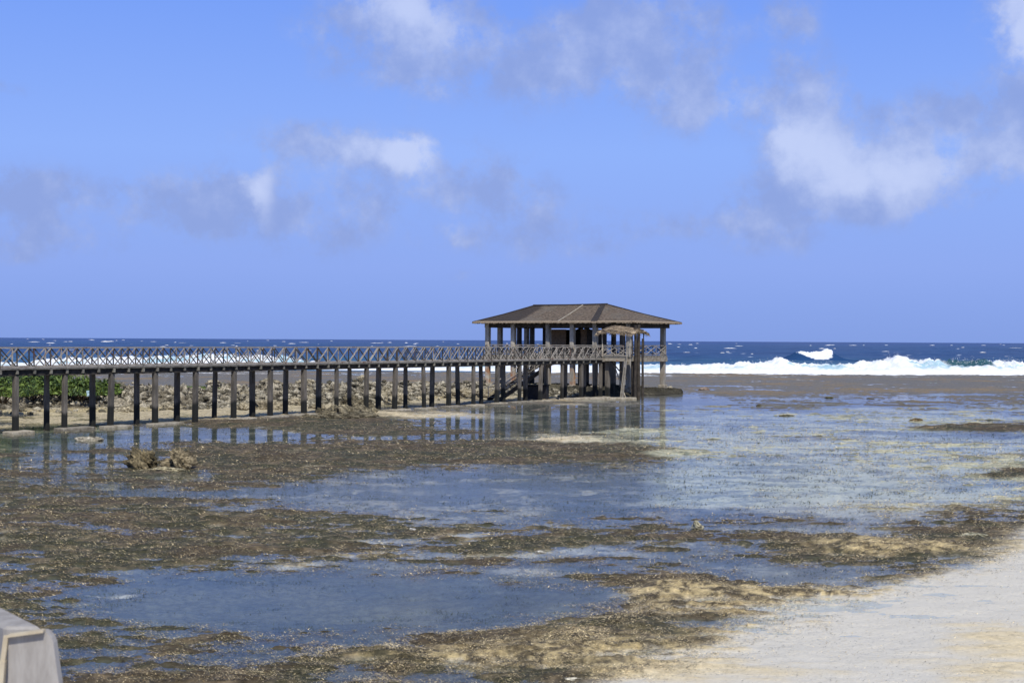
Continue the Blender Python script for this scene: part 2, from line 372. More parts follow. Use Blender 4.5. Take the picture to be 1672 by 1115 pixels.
# edge of the reef falls away; near part under the viewer rises as a beach
hz = np.where(Yg > 213.5, -1.5, hz); hz = np.where(Yg < 12, .3, hz)
def lerp(a, b, f): return a*(1-f[..., None]) + b*f[..., None]
c_ = lambda *v: np.array(v)
n1 = fbm(Xg/.5, Yg/.5, 51, 4, .7)*.5+.5; n2 = fbm(Xg/2.2, Yg/1.6, 61, 4, .6)*.5+.5; n3 = fbm(Xg/9, Yg/5, 71, 3)*.5+.5
brown = lerp(c_(.072,.052,.026), c_(.048,.045,.020), sst(n2, .4, .6)); brown = lerp(brown, c_(.20,.15,.085), sst(n1, .5, .72)*.6)
sub = lerp(c_(.06,.07,.06), c_(.10,.105,.08), sst(n2, .35, .65))          # submerged weed bed
sub = lerp(sub, c_(.36,.33,.25), sst(n1*.5+n2*.5, .52, .66)*.75*sst(py, 940, 900))
col = lerp(sub, brown, sst(h, -.05, .02))
sandc = lerp(c_(.64,.53,.33), c_(.42,.32,.17), sst(n1, .45, .8)*(1-.8*sb))
wets = lerp(c_(.565,.525,.435), c_(.61,.565,.47), n1)
n0 = fbm(Xg/.22, Yg/.16, 53, 3, .8)*.5+.5
bankc = lerp(c_(.09,.068,.036), c_(.54,.42,.21), sst(n0*.8+n1*.2, .38, .60)); sandc = lerp(bankc, sandc, np.clip(sb*1.3 + sst(py, 735, 720), 0, 1))
sandc = lerp(wets, sandc, sst(h - .05*sb, -.01, .03))
sm = sst(sand + (n2-.5)*.5 + (n1-.5)*.25, .25, .8)
midm = sst(py, 850, 800)*sst(pxx, 900, 1050)
st_ = fbm(Xg/3.5, Yg/.9, 95, 4, .7)*.5+.5; greeny = lerp(c_(.50,.49,.34), c_(.11,.14,.10), sst(st_*.6+n1*.4, .42, .62))
sandc = lerp(sandc, greeny, midm*.8)
col = lerp(col, sandc, sm)
fc = lerp(c_(.14,.13,.115), c_(.22,.155,.08), sst(n2*.5+n3*.5, .48, .66)*sst(h, .0, .05))
fc = lerp(fc, c_(.16,.145,.085), sst(n1, .6, .8)*.6)
col = lerp(col, fc, farm)
# pale rubble sand between the boardwalk and the rock ridge
def seg(x, pts): return np.interp(x, [p[0] for p in pts], [p[1] for p in pts])
pier_y = seg(pxx, [(-400,730),(0,704),(300,690),(560,671),(850,654),(1000,645)])
btw = sst(py, pier_y+2, pier_y-6)*sst(pxx, 1010, 900)*sst(py, 636, 648)
col = lerp(col, lerp(c_(.55,.46,.28), c_(.36,.29,.17), n1), btw*.9*sst(n2, .2, .45))
hz = hz + btw*.07*(sst(n2, .35, .6)-.35)
V = np.stack([Xg, Yg, hz], -1).reshape(-1, 3)
ground = mesh_np('reef_flat', V, grid_faces(len(Yr), len(s_)), M['reef'], smooth=True, attrs={'col': col.reshape(-1, 3)})
tag(ground, kind='structure')
wv = MB(); wv.poly([(-700,-60,0),(700,-60,0),(700,213,0),(-700,213,0)])
tag(wv.build('shallow_water', M['water']), kind='structure')
sbm = MB(); sbm.poly([(-30000,-70,-8),(30000,-70,-8),(30000,45000,-8),(-30000,45000,-8)])
tag(sbm.build('seabed', M['slab']), kind='structure')

# seagrass lying on the flat, one object
N = 1500000
gx = RNG.uniform(-60, 1732, N); gy = RNG.uniform(668, 1125, N)**1.0
rel = gy - 555.5; GY = F*EYE/rel; GX = (gx-836)/F*GY
gh, gs_, gpx, gpy, gf, gsb = field(GX, GY)
cl = fbm(GX/.35, GY/.35, 81, 3, .7)*.5+.5
wd_ = fbm(GX/.9, GY/.5, 87, 4, .7)*.5+.5
cov = sst(gh, -.085, .01)*.9 + (.50*sst(gh, -.22, -.08) + .35*sst(gpx, 950, 1150)*sst(gpy, 870, 820))*sst(wd_, .42, .62)
cov = cov*(1-.25*sst(gs_, .4, 1.0))*(1-.95*gsb) * sst(cl, .25, .6)
cov = cov*(1-sst(gpy, 700, 672)*.7)
keep = RNG.uniform(0, 1, N) < cov
GX, GY, gh, gs_ = GX[keep], GY[keep], gh[keep], gs_[keep]; n = len(GX)
ang = RNG.normal(0, .5, n) + np.where(RNG.uniform(0,1,n) < .5, 0, math.pi)
L = (RNG.uniform(.012, .05, n))*np.clip(GY/26, .8, 2.4); wd = L*RNG.uniform(.10, .20, n)
subm = sst(gh, -.05, -.09); rise = (RNG.uniform(.03, .6, n)*(1-subm) + RNG.uniform(.5, 1.1, n)*subm)*L
clump = np.clip(fbm(GX/.30, GY/.22, 99, 3, .7)*.5+.5, 0, 1); clump = sst(clump, .3, .72)
z0 = np.maximum(gh, -.03) - .004 + np.clip(-gh, 0, .02) + .085*clump*sst(gh, -.08, .0)*RNG.uniform(0, 1, n)
dx, dy = np.cos(ang), np.sin(ang)
A = np.stack([GX-dy*wd, GY+dx*wd, z0], -1); B = np.stack([GX+dy*wd, GY-dx*wd, z0], -1)
Cc = np.stack([GX+dx*L, GY+dy*L, z0+rise], -1)
V = np.stack([A, B, Cc], 1).reshape(-1, 3)
r1 = RNG.uniform(0, 1, n); tone = fbm(GX/1.5, GY/1.5, 91, 3)*.5+.5
gc = lerp(c_(.23,.155,.06), c_(.15,.135,.045), sst(tone, .35, .65)); gc = lerp(gc, c_(.50,.37,.16), sst(gs_, .05, .5)*(r1 > .50)*1.0); gc = lerp(gc, c_(.022,.022,.012), (r1 < .40)*1.0); gc = lerp(gc, c_(.028,.038,.016), (subm > RNG.uniform(.1, 1, n))*1.0); gc = lerp(gc, c_(.64,.51,.28), (r1 > .74-.35*np.clip(gs_, 0, 1))*(gh > -.06)*1.0)
gc = gc*(RNG.uniform(.55, 1.65, n)*(.6+.75*clump))[:, None]
tag(mesh_np('seagrass', V, np.arange(3*n).reshape(-1, 3), M['grass'], attrs={'col': np.repeat(gc, 3, 0)}),
    'brown and olive seagrass matted over the wet reef flat', 'seagrass', kind='stuff')

# ------------------------------------------------------------------ sea, breakers, whitecaps
Ys = np.concatenate([np.geomspace(214, 1500, 330), np.geomspace(1530, 45000, 60)])
ss = np.concatenate([-np.geomspace(3, .55, 10), np.linspace(-.52, .52, 420), np.geomspace(.55, 3, 10)])
sg, Yg = np.meshgrid(ss, Ys); Xg = sg*Yg
fade = sst(Yg, 214, 245)*sst(Yg, 5000, 1200)
z = (.42*fbm(Xg/34, Yg/11, 201, 3)*sst(Yg, 214, 300) + .9*(ridged(Xg/60, Yg/26, 203, 2)-.5) + .15*fbm(Xg/6, Yg/3, 205, 2))*fade - .05
fo = sst(fbm(Xg/5, Yg/4, 211, 4, .65)*.5+.5 + .06*(z > .45), .80, .86)*sst(Yg, 214, 260)*sst(Yg, 900, 400)
tag(mesh_np('sea', np.stack([Xg, Yg, z], -1).reshape(-1, 3), grid_faces(len(Ys), len(ss)), M['sea'], smooth=True, attrs={'foam': fo.ravel()}), kind='structure')

def wx_(x, Y): return (x-836)/F*Y
envp = [(-900,.9),(-200,1.2),(20,.6),(35,1.3),(200,1.7),(330,2.2),(450,2.0),(490,1.2),(560,.9),(900,.95),(1080,1.1),(1150,1.15),(1200,1.45),(1245,1.75),(1264,2.15),(1290,1.5),(1330,1.35),(1380,1.4),(1420,1.9),(1455,2.7),(1475,2.1),(1495,1.8),(1503,2.1),(1530,1.9),(1560,2.1),(1600,1.9),(1625,2.0),(1652,2.3),(1656,1.0),(1700,1.2),(1800,2.2),(2400,1.6)]
YB = 224.0
def breaker(name, x0, x1, yb, depth, amp, label, nz=1.0, dx=.3, nd=46, seed=300, front=None, group=None, env=None, foamy=1.0, lens=None):
    xs = np.arange(x0, x1, dx); ds = np.linspace(0, 1, nd)
    X, D = np.meshgrid(xs, ds)
    p = 836 + F*X/yb
    e = np.interp(p, [q[0] for q in env], [q[1] for q in env])*amp
    fy = front(p) if front else np.full(X.shape, yb)
    Y = fy + D*depth + 1.3*fbm(X/7, D*2, seed, 3)*np.sin(np.pi*D)
    prof = sst(D, 0, .10)*.35 + sst(D, .12, .52)*.65; prof = prof*sst(D, 1.0, .60)
    puff = fbm(X/2.6, D*7, seed+3, 5, .6); puff2 = fbm(X/.8, D*20, seed+8, 3, .6)
    puff3 = fbm(X/.35, D*36, seed+11, 3, .7); rib = ridged(X/1.6, D*6, seed+13, 4, .6)
    z = e*prof*(.92+nz*(.30*puff+.30*(rib-.4))) + nz*(.30*puff2+.22*puff3)*prof*np.minimum(e, 1.5) + .18*sst(D, 0, .05)*np.minimum(e, 1) - .2*sst(D, .9, 1.0)-.05
    teal = sst(fbm(X/7, D*5+X*.0, seed+21, 5, .65), .08, .28)*sst(np.abs(D-.42), .22, .10)*foamy
    # open green faces with no foam yet
    op = (sst(p, 1522, 1536)*sst(p, 1606, 1596) + sst(p, 1655, 1660)*sst(p, 1760, 1690))
    op = op*sst(D, .28, .36)
    c = lerp(c_(.80,.82,.84), c_(.28,.48,.56), np.clip(teal*.85, 0, 1)); c = lerp(c, c_(.03,.095,.12), np.clip(op, 0, 1))
    if lens: c = lerp(c, c_(.014,.055,.15), sst(lens(p) - z + .15*puff2, -.08, .08))
    back = sst(D + .15*puff, .62, .70); c = lerp(c, c_(.02,.06,.12), back)
    o = mesh_np(name, np.stack([X, Y, z], -1).reshape(-1, 3), grid_faces(nd, len(xs)), M['foam'], smooth=True, attrs={'col': c.reshape(-1, 3)})
    tag(o, label, 'wave', group); return (xs, e[0], fy[0]+.5*depth)
fr = lambda p: 211 + 12*sst(p, 1050, 700) + .8*fbm(p/60, p*0, 5, 3)
xs, ee, yy = breaker('breaking_wave', -190, 230, YB, 18, .88, 'long band of white surf breaking along the outer reef edge', env=envp, front=fr)
e2 = [(-3000,0),(1270,0),(1290,.2),(1303,.5),(1314,.85),(1322,.86),(1335,.8),(1348,.84),(1362,1.03),(1368,1.0),(1376,.6),(1388,.2),(1405,0),(4000,0)]
breaker('breaking_wave', wx_(1268, 365), wx_(1428, 365), 365, 16, 2.6, lens=lambda p: .25 + 1.9*np.abs((p-1342)/30)**2.2, label= 'small lone white breaker out beyond the main surf band, at the right', env=e2, dx=.15, nd=40, seed=400, foamy=0, nz=.6)
# spray over the crests, one object
n = 26000
idx = RNG.integers(0, len(xs), n); E = ee[idx]; k = RNG.uniform(0, 1, n) < np.clip((E-1.0)/1.2, .04, 1); idx = idx[k]; E = E[k]; n = len(idx)
X = xs[idx] + RNG.normal(0, .3, n); Y = yy[idx] + RNG.normal(0, 1.5, n); Z = E*(.85+.22*np.abs(RNG.normal(0, 1, n))) + RNG.normal(0, .08, n)
r = RNG.uniform(.02, .075, n); cen = np.stack([X, Y, Z], -1)
tet = np.array([(1,0,-.6),(-.6,.9,-.6),(-.6,-.9,-.6),(0,0,1)])
V = (cen[:, None, :] + tet[None]*r[:, None, None]).reshape(-1, 3)
Fc = (np.arange(n)[:, None, None]*4 + np.array([(0,1,3),(1,2,3),(2,0,3),(0,2,1)])[None]).reshape(-1, 3)
tag(mesh_np('sea_spray', V, Fc, M['foam'], attrs={'col': np.full((len(V), 3), .85)}), 'fine white spray thrown up over the breaking crests', 'sea spray', kind='stuff')
# whitecaps: many little breaking crests scattered over the open sea
V = []; Fc = []
for i in range(150):
    rl = random.choice([rng(2.5, 7), rng(3, 12), rng(6, 24)]); Yc = F*EYE/rl; xx = rng(-200, 1900); Xc = wx_(xx, Yc)
    if Yc < 250: continue
    wdt = rng(.5, 1.9)*min(Yc, 1600)/600*random.choice([.5, 1, 1, 1.6]); ht = rng(.15, .5)*Yc/800 * rng(.5, 1.1); ht = min(ht, .9)
    b0 = len(V); K = 9
    for j in range(K):
        u = j/(K-1)*2-1; hh = ht*(1-u*u)*rng(.5, 1.1)
        yo = rng(-.3, .3); V += [(Xc+u*wdt, Yc-1.2*ht+yo, .25), (Xc+u*wdt, Yc+yo, .25+hh), (Xc+u*wdt, Yc+ht*1.5+yo, .2)]
    for j in range(K-1):
        a_ = b0+3*j; Fc += [(a_, a_+3, a_+4, a_+1), (a_+1, a_+4, a_+5, a_+2)]
tag(mesh_np('whitecaps', V, Fc, M['foam'], attrs={'col': np.full((len(V), 3), .72)}), 'scattered small whitecaps across the dark blue open sea', 'whitecaps', kind='stuff')

# ------------------------------------------------------------------ rock ridge behind the boardwalk
RC = [(-58,92,13,1.9),(-40,94,11,1.75),(-33,97,9,1.6),(-23,102,8.5,1.5),(-13,112,8,1.45),(-7,119,6.5,1.2),(-3,124,6.5,1.0),(1,129,8,.85),(9,130,8,.65),(13.6,130.5,3.0,.5),(15.6,130.5,1.0,.2)]
def ridge_h(T, D):
    xc = np.interp(T, np.arange(len(RC)), [r[0] for r in RC]); yc = np.interp(T, np.arange(len(RC)), [r[1] for r in RC])
    hw = np.interp(T, np.arange(len(RC)), [r[2] for r in RC]); H = np.interp(T, np.arange(len(RC)), [r[3] for r in RC])
    X = xc; Y = yc + D*hw
    e = 1 - np.abs(D)**3
    rg = ridged(X/1.7, Y/1.5, 501, 6, .7); lo = fbm(X/6, Y/4, 503, 3)*.5+.5
    e2 = np.clip(e, 0, 1)*sst(D, -1.0, -.55+.25*0)
    z = H*e2*(.16+.42*lo+1.0*(rg-.15)) + .28*np.clip(e, 0, 1)*fbm(X/.5, Y/.45, 507, 4, .7)
    z = z*(.75+.25*sst(D, -.9, .2)) - .12*(1-sst(e, 0, .25))
    isl = sst(xc, -1, 3)
    z = z*(1-isl) + isl*(np.clip(z, 0, .7*H+.12) + .15*sst(e, .0, .4) )
    return X, Y, z, rg, lo
T, D = np.meshgrid(np.concatenate([np.linspace(0, 1, 60), np.linspace(1.01, len(RC)-1, 1100)]), np.linspace(-1, 1, 190))
X, Y, z, rg, lo = ridge_h(T, D)
a1 = fbm(X/.9, Y/.7+z, 511, 3); a2 = fbm(X/.9+50, Y/.7+z*2, 513, 3)
isl = sst(X, -2, 2)
amp = sst(z, .1, .6)*.45*(1-.6*isl); X = X + a1*amp; Y = Y + a2*amp
z = z + (fbm(X/.5, Y/.4, 515, 3)*.22)*sst(z, .1, .5)*(1-.6*isl)
nn = fbm(X/.6, Y/.6, 521, 4, .7)*.5+.5; big = fbm(X/5, Y/5, 523, 3)*.5+.5
c = lerp(c_(.17,.145,.10), c_(.41,.36,.265), sst(nn*.6+rg*.4, .38, .68)); c = lerp(c, c_(.10,.10,.06), sst(big, .5, .75)*.6*sst(nn, .6, .3)); c = lerp(c, c_(.045,.038,.028), sst(nn, .50, .36)*.9)
c = lerp(c, c_(.40,.33,.19), sst(z, .30, .12))
c = lerp(c, lerp(c_(.09,.085,.05), c_(.19,.165,.11), nn), isl*.85)
c = lerp(c, c_(.035,.032,.024)*(.6+nn[..., None]), sst(X, 2, 6)*sst(nn, .9, .65)*.92)
tag(mesh_np('rocky_ridge', np.stack([X, Y, z], -1).reshape(-1, 3), grid_faces(*T.shape), M['rock'], smooth=False, attrs={'col': c.reshape(-1, 3)}), kind='structure')

def rock(name, loc, size, seed, label, group=None, sub=3, jag=.45, base=(.22,.185,.12), light=(.46,.40,.28), cat='rock', sink=.2):
    bm = bmesh.new(); bmesh.ops.create_icosphere(bm, subdivisions=sub, radius=1)
    V = np.array([v.co[:] for v in bm.verts]); Fc = np.array([[v.index for v in f.verts] for f in bm.faces]); bm.free()
    d = fbm(V[:,0]*1.3+V[:,2]*.9+seed*3.1, V[:,1]*1.3-V[:,2]*.7+seed, seed, 4, .6)
    d2 = ridged(V[:,0]*2.6+V[:,2]*1.9+seed, V[:,1]*2.6+V[:,2]*1.3, seed+9, 3)
    r = 1 + jag*d*1.3 + jag*(d2-.5)*.9
    V = V*r[:, None]; V[:, 2] = np.where(V[:, 2] < -.3, -.3+(V[:, 2]+.3)*.2, V[:, 2])
    nz = fbm(V[:,0]*3+seed, V[:,1]*3+V[:,2]*3, seed+5, 4, .7)*.5+.5
    c = lerp(c_(*base), c_(*light), sst(nz*.5+d2*.5, .35, .7)); c = lerp(c, c_(.045,.038,.026), sst(nz, .42, .3)*.8)
    V = V*np.array(size)[None]
    o = mesh_np(name, V, Fc, M['rock'], attrs={'col': c}); o.location = (loc[0], loc[1], loc[2] + size[2]*(.3-sink))
    o.rotation_euler = (0, 0, rng(0, 6.28) if size[0] < 1.3*size[1] else rng(-.2, .2))
    return tag(o, label, cat, group)
def ground_at(x, y, z=0): X, Y = px(x, y, z); return (X, Y, z)
# boulders standing on the flat, left of the middle
rock('boulder', ground_at(237, 765, 0), (.48,.36,.50), 61, 'larger round pitted boulder standing in the shallows in front of the boardwalk', sub=5, jag=.85, base=(.08,.066,.038), light=(.27,.215,.12), sink=-.1)
rock('boulder', ground_at(290, 765, 0), (.42,.32,.40), 35, 'jagged pitted boulder with a raised tip, just right of the larger round one', sub=5, jag=1.05, base=(.10,.08,.048), light=(.32,.26,.16), sink=-.1)
rock('flat_rock', ground_at(268, 768, 0), (.75,.25,.10), 63, 'low pale ledge joining the feet of the two pitted boulders', sub=4, base=(.30,.26,.15), light=(.5,.43,.28))
rock('flat_rock', ground_at(146, 719, 0), (.62,.3,.16), 64, 'flat pale slab of rock alone in the water near the left boardwalk posts', sub=4, base=(.30,.27,.2), light=(.5,.45,.35))
rock('coral_rock', ground_at(1140, 864, 0), (.15,.12,.15), 65, 'small pale coral lump standing alone in the pool right of centre', sub=4, base=(.28,.26,.17), light=(.55,.5,.36), sink=-.1)
rock('coral_rock', ground_at(1590, 876, 0), (.36,.10,.09), 66, 'thin flat rock lying at the edge of the pale sand', sub=4, base=(.16,.16,.1), light=(.5,.46,.34))
rock('coral_rock', ground_at(675, 866, 0), (.10,.08,.06), 67, 'small whitish stone on the dark weed near the centre', sub=4, base=(.5,.48,.42), light=(.75,.72,.66))
rock('coral_rock', ground_at(1496, 687, 0), (.40,.3,.13), 68, 'brown weedy rock at the far left tip of the dark weed ledge', sub=4, base=(.10,.07,.03), light=(.28,.21,.12))
rock('coral_rock', ground_at(1515, 700, 0), (.5,.3,.10), 69, 'tan rock at the near left end of the dark weed ledge', sub=4, base=(.14,.10,.05), light=(.36,.29,.19))
rock('coral_rock', ground_at(1286, 679, 0), (.42,.25,.08), 70, 'low dark rock awash in the shallows right of the pavilion', sub=4, base=(.07,.06,.03), light=(.2,.17,.1))
rock('coral_rock', ground_at(1149, 637, 0), (.6,.35,.22), 71, 'small brown rock on the flat just right of the pavilion', sub=3, base=(.16,.11,.08), light=(.38,.3,.24))
rock('coral_rock', ground_at(1354, 650, 0), (.36,.25,.10), 72, 'dark green weedy rock far out on the right flat', sub=3, base=(.05,.05,.02), light=(.16,.15,.08))
rock('coral_rock', ground_at(1422, 651, 0), (.33,.25,.08), 73, 'dark weedy lump right of the dark green rock', sub=3, base=(.06,.05,.03), light=(.15,.13,.08))
rock('coral_rock', ground_at(1240, 663, 0), (.22,.16,.1), 74, 'tiny dark rock awash between the pavilion and the weed ledge', sub=3, base=(.06,.05,.03), light=(.15,.13,.08))
rock('coral_rock', ground_at(884, 901, 0), (.12,.09,.035), 75, 'small pale shell-like stone beside the nearest blue pool', sub=3, base=(.45,.43,.36), light=(.7,.66,.58))
rock('coral_rock', ground_at(940, 1109, 0), (.16,.07,.03), 76, 'thin pale stone on the sand and weed at the bottom edge', sub=3, base=(.5,.46,.36), light=(.7,.65,.5))
rock('coral_rock', ground_at(517, 762, 0), (.5,.25,.06), 77, 'low tan patch of rock on the brown weed right of the two boulders', sub=3, base=(.36,.31,.2), light=(.5,.44,.3))
ORD = ['first','second','third','fourth','fifth','sixth','seventh','eighth','ninth','tenth','eleventh','twelfth','thirteenth','fourteenth','fifteenth','sixteenth','seventeenth','eighteenth','nineteenth','twentieth','twenty-first','twenty-second','twenty-third','twenty-fourth','twenty-fifth','twenty-sixth','twenty-seventh','twenty-eighth']
POSTS = [27,76,110,154,188,228,260,297,328,360,390,420,449,475,504,527,558,578,608,625,653,669,697,711,737,750,776,790]
# rubble heap against the posts in the middle of the boardwalk
HEAP_XY = [(528,676),(548,679),(570,680),(588,678),(603,676),(560,684),(583,684),(507,683),(540,684),(604,682),(573,661),(590,664)]
for i, (x, y, a, hgt) in enumerate([(528,676,1.0,.5),(548,679,1.3,.65),(570,680,1.2,.8),(588,678,1.0,.7),(603,676,.9,.55),(560,684,1.3,.4),(583,684,1.2,.4),(507,683,.9,.3),(540,684,1.0,.35),(604,682,.9,.35),(573,661,1.0,.9),(590,664,1.0,.75)]):
    row = (sorted(q for q, yq in HEAP_XY if yq >= 682), 'front') if y >= 682 else ((sorted(q for q, yq in HEAP_XY if 670 < yq < 682), 'middle') if y > 670 else (sorted(q for q, yq in HEAP_XY if yq <= 670), 'back'))
    rock('rubble_rock', ground_at(x, y, 0), (a*.7,a*.5,hgt*.68), 80+i, 'craggy rock, %s from left in the %s row of the heap against the boardwalk' % (ORD[row[0].index(x)], row[1]), 'rocks heaped against the boardwalk', sub=4, jag=.75, base=(.07,.06,.038), light=(.27,.23,.15))
# small rubble all over the ridge, one object
n = 5200; TT = RNG.uniform(0, len(RC)-1.6, n); DD = np.clip(RNG.normal(-.15, .5, n), -1.02, .95); DD = np.where(TT > 6.5, RNG.uniform(-1, -.6, n), DD); TT = np.where(TT > 7.6, TT-4.5, TT)
X, Y, Z, _, _ = ridge_h(TT, DD)
bmq = bmesh.new(); bmesh.ops.create_icosphere(bmq, subdivisions=1, radius=1)
q = np.array([v_.co[:] for v_ in bmq.verts]); qf = np.array([[v_.index for v_ in f_.verts] for f_ in bmq.faces]); bmq.free(); m_ = len(q)
sc = RNG.uniform(.05, .26, n)**1.0
V = q[None]*RNG.uniform(.55, 1.35, (n, m_, 1))*sc[:, None, None]*np.array([1.2, .9, .8]) + np.stack([X, Y, np.maximum(Z, 0)+sc*.2], -1)[:, None]
cc_ = RNG.uniform(.45, 1.35, (n, 1, 1))*np.where(RNG.uniform(0, 1, (n, 1, 1)) < .3, c_(.13, .115, .08), c_(.36, .32, .235))*np.ones((1, m_, 1))
tag(mesh_np('rubble', V.reshape(-1, 3), (np.arange(n)[:, None, None]*m_ + qf[None]).reshape(-1, 3), M['rock'], attrs={'col': cc_.reshape(-1, 3)}), 'loose coral rubble strewn over the rocky ridge', 'rubble', kind='stuff')
# larger broken blocks along the ridge
BLOCKS = [(60,652,1.1,.8),(95,648,1.0,.75),(20,656,1.1,.7),(130,655,.9,.7),(178,660,.9,.6),(212,650,1.0,.8),(245,648,1.0,.9),(238,664,1.0,.6),(205,672,.7,.4),(315,655,1.0,.8),(345,660,1.0,.7),(372,650,.9,.7),(403,660,1.0,.8),(398,668,.8,.6),(440,655,.9,.8),(437,667,1.1,.7),(462,650,.9,.7),(478,660,.8,.6),(505,655,.9,.6),(540,648,1.2,.9),(545,640,1.3,.8),(600,648,1.0,.7),(632,650,1.2,1.0),(645,655,1.0,.7),(640,638,1.0,.7),(685,640,1.3,.8),(712,642,1.2,.8),(738,645,1.0,.6),(765,645,1.2,.7),(790,646,1.0,.6),(350,628,1.0,.5),(443,626,1.2,.5),(497,628,1.0,.6),(590,624,1.2,.6),(688,630,1.2,.5),(170,652,.8,.6),(280,668,.8,.5),(520,666,.8,.5)]
BLK = [(q[0], q[1]) for q in BLOCKS]
for i, (x, y, a, hgt) in enumerate(BLOCKS):
    kk = sum(1 for q in POSTS if q < x); below = [q for q in BLK if sum(1 for p_ in POSTS if p_ < q[0]) == kk]; pos = sorted(below, key=lambda q: q[1]).index((x, y))
    where = '' if len(below) == 1 else (' upper' if pos == 0 else (' lower' if pos == len(below)-1 else ' middle'))
    lab = 'pitted%s limestone block on the ridge right of the %s boardwalk post from left' % (where, ORD[kk-1]) if kk > 0 else 'pitted limestone block on the ridge, left of the first boardwalk post'
    zz = 0.1 + .5*sst(np.array(668.-y), 0, 25).item()
    rock('ridge_rock', ground_at(x, y, zz*.6), (a*rng(.7,1.0),a*.6,hgt*.75), 120+i, lab, 'limestone blocks on the ridge behind the boardwalk', sub=4, jag=.6)
# shore stones round the pavilion feet
for i, (x, y, a, hgt) in enumerate([(1088,641,.9,.3),(1100,640,.7,.25),(1076,640,.6,.3),(1092,636,.6,.35),(920,650,.8,.25),(885,644,.9,.4),(835,640,.9,.5),(900,640,.8,.4),(1035,644,.6,.35),(1020,645,.7,.25),(1052,644,.6,.3),(860,648,.8,.3)]):
    rock('shore_rock', ground_at(x, y, .0), (a*.8,a*.6,hgt), 180+i, 'low pale rock, %s from left along the waterline at the pavilion' % ORD[sorted([1088,1100,1076,1092,920,885,835,900,1035,1020,1052,860]).index(x)], 'rocks at the foot of the pavilion', sub=3, jag=.5, base=(.2,.17,.11), light=(.45,.4,.3))

# green shrubs on the left of the ridge
def shrub(x, y, z, rx, ry, rz, label, n=2600):
    X, Y = px(x, y, z); root = empty('shrub', (X, Y, z), 0, label, 'shrub', 'green shrubs on the rocks behind the boardwalk')
    u = RNG.normal(0, 1, (n, 3)); u /= np.linalg.norm(u, axis=1)[:, None]
    rr = RNG.uniform(.45, 1.0, n)**.6
    lump = 1 + .35*fbm(u[:,0]*2.5+x, u[:,1]*2.5+u[:,2]*2, int(x)+7, 3)
    P_ = u*(rr*lump)[:, None]*np.array([rx, ry, rz]); P_[:, 2] = np.abs(P_[:, 2])*.95 + rz*.12
    a = RNG.normal(0, 1, (n, 3)); a /= np.linalg.norm(a, axis=1)[:, None]; b_ = np.cross(a, u); b_ /= (np.linalg.norm(b_, axis=1)[:, None]+1e-6)
    l = RNG.uniform(.07, .15, n)[:, None]
    V = np.stack([P_-a*l, P_+b_*l*.5, P_+a*l, P_-b_*l*.5], 1).reshape(-1, 3)
    t1 = RNG.uniform(0, 1, n); tone = fbm(P_[:,0]*1.2+x, P_[:,1]+P_[:,2]*1.5, 3, 3)*.5+.5
    c = lerp(c_(.03,.06,.013), c_(.15,.215,.04), sst(tone*.7+t1*.3, .3, .65))
    mesh_np('foliage', V, np.arange(4*n).reshape(-1, 4), M['leaf'], root, attrs={'col': np.repeat(c, 4, 0)})
    st = MB()
    for k in range(9):
        q = u[k]*np.array([rx, ry, rz])*.7; q[2] = abs(q[2])+.3; st.tube([(0+q[0]*.15, q[1]*.15, -.3), (q[0]*.6, q[1]*.6, q[2]*.6), tuple(q)], [.05, .03, .012], 5)
    st.build('stem', M['wood_stem'], root)
    return root
labs = [(-45,650,1.5,2.6,1.8,1.4,'leafy green shrub at the picture\'s left edge, before the first boardwalk post',3000),(5,650,1.1,2.1,1.7,1.35,'dark green shrub filling the gap left of the first boardwalk post',3000),
        (52,646,1.0,2.0,1.6,1.45,'yellow-green shrub seen between the first two boardwalk posts',3000),(93,644,1.0,1.6,1.4,1.5,'bushy green shrub seen between the second and third boardwalk posts',2600),
        (132,648,.9,1.7,1.4,1.25,'spreading green shrub seen between the third and fourth boardwalk posts',2600),(172,646,.9,1.1,1.0,1.05,'small low shrub at the right end of the row, beside bare rocks',1500)]
for (x, y, z, rx, ry, rz, lab, n) in labs: shrub(x, y, z, rx, ry, rz, lab, n)
# patch of green creeper on the ridge top
n = 2600; X0, Y0 = px(325, 634, 1.05)
X = X0 + RNG.normal(0, 1.1, n); Y = Y0 + RNG.normal(0, .8, n); L = RNG.uniform(.08, .2, n); a = RNG.uniform(0, 6.28, n)
Z = .95 + RNG.uniform(0, .12, n)
V = np.stack([np.stack([X-.03, Y, Z], -1), np.stack([X+.03, Y, Z], -1), np.stack([X+np.cos(a)*L*.6, Y+np.sin(a)*L*.6, Z+L], -1)], 1).reshape(-1, 3)
tag(mesh_np('creeper', V, np.arange(3*n).reshape(-1, 3), M['leaf'], attrs={'col': np.repeat(lerp(c_(.06,.11,.02), c_(.14,.2,.04), RNG.uniform(0,1,n)), 3, 0)}), 'low green creeper patch on top of the rocks', 'creeper', kind='stuff')
X0, Y0 = px(161, 641, 1.3)
cl = MB()
for k in range(6):
    z0 = 1.15+k*.06; cl.hexa([(X0-.09+.02*math.sin(k), Y0-2.2, z0), (X0+.09+.02*math.sin(k), Y0-2.2+.03*math.cos(k*2), z0), (X0+.08, Y0-2.17, z0), (X0-.08, Y0-2.18, z0)] + [(X0-.09+.02*math.sin(k+1), Y0-2.2, z0+.06), (X0+.09+.02*math.sin(k+1), Y0-2.2+.03*math.cos(k*2+2), z0+.06), (X0+.08, Y0-2.17, z0+.06), (X0-.08, Y0-2.18, z0+.06)])
tag(cl.build('cloth_scrap', M['cloth']), 'pale blue scrap of cloth caught on the shrub at the right end of the row', 'cloth')

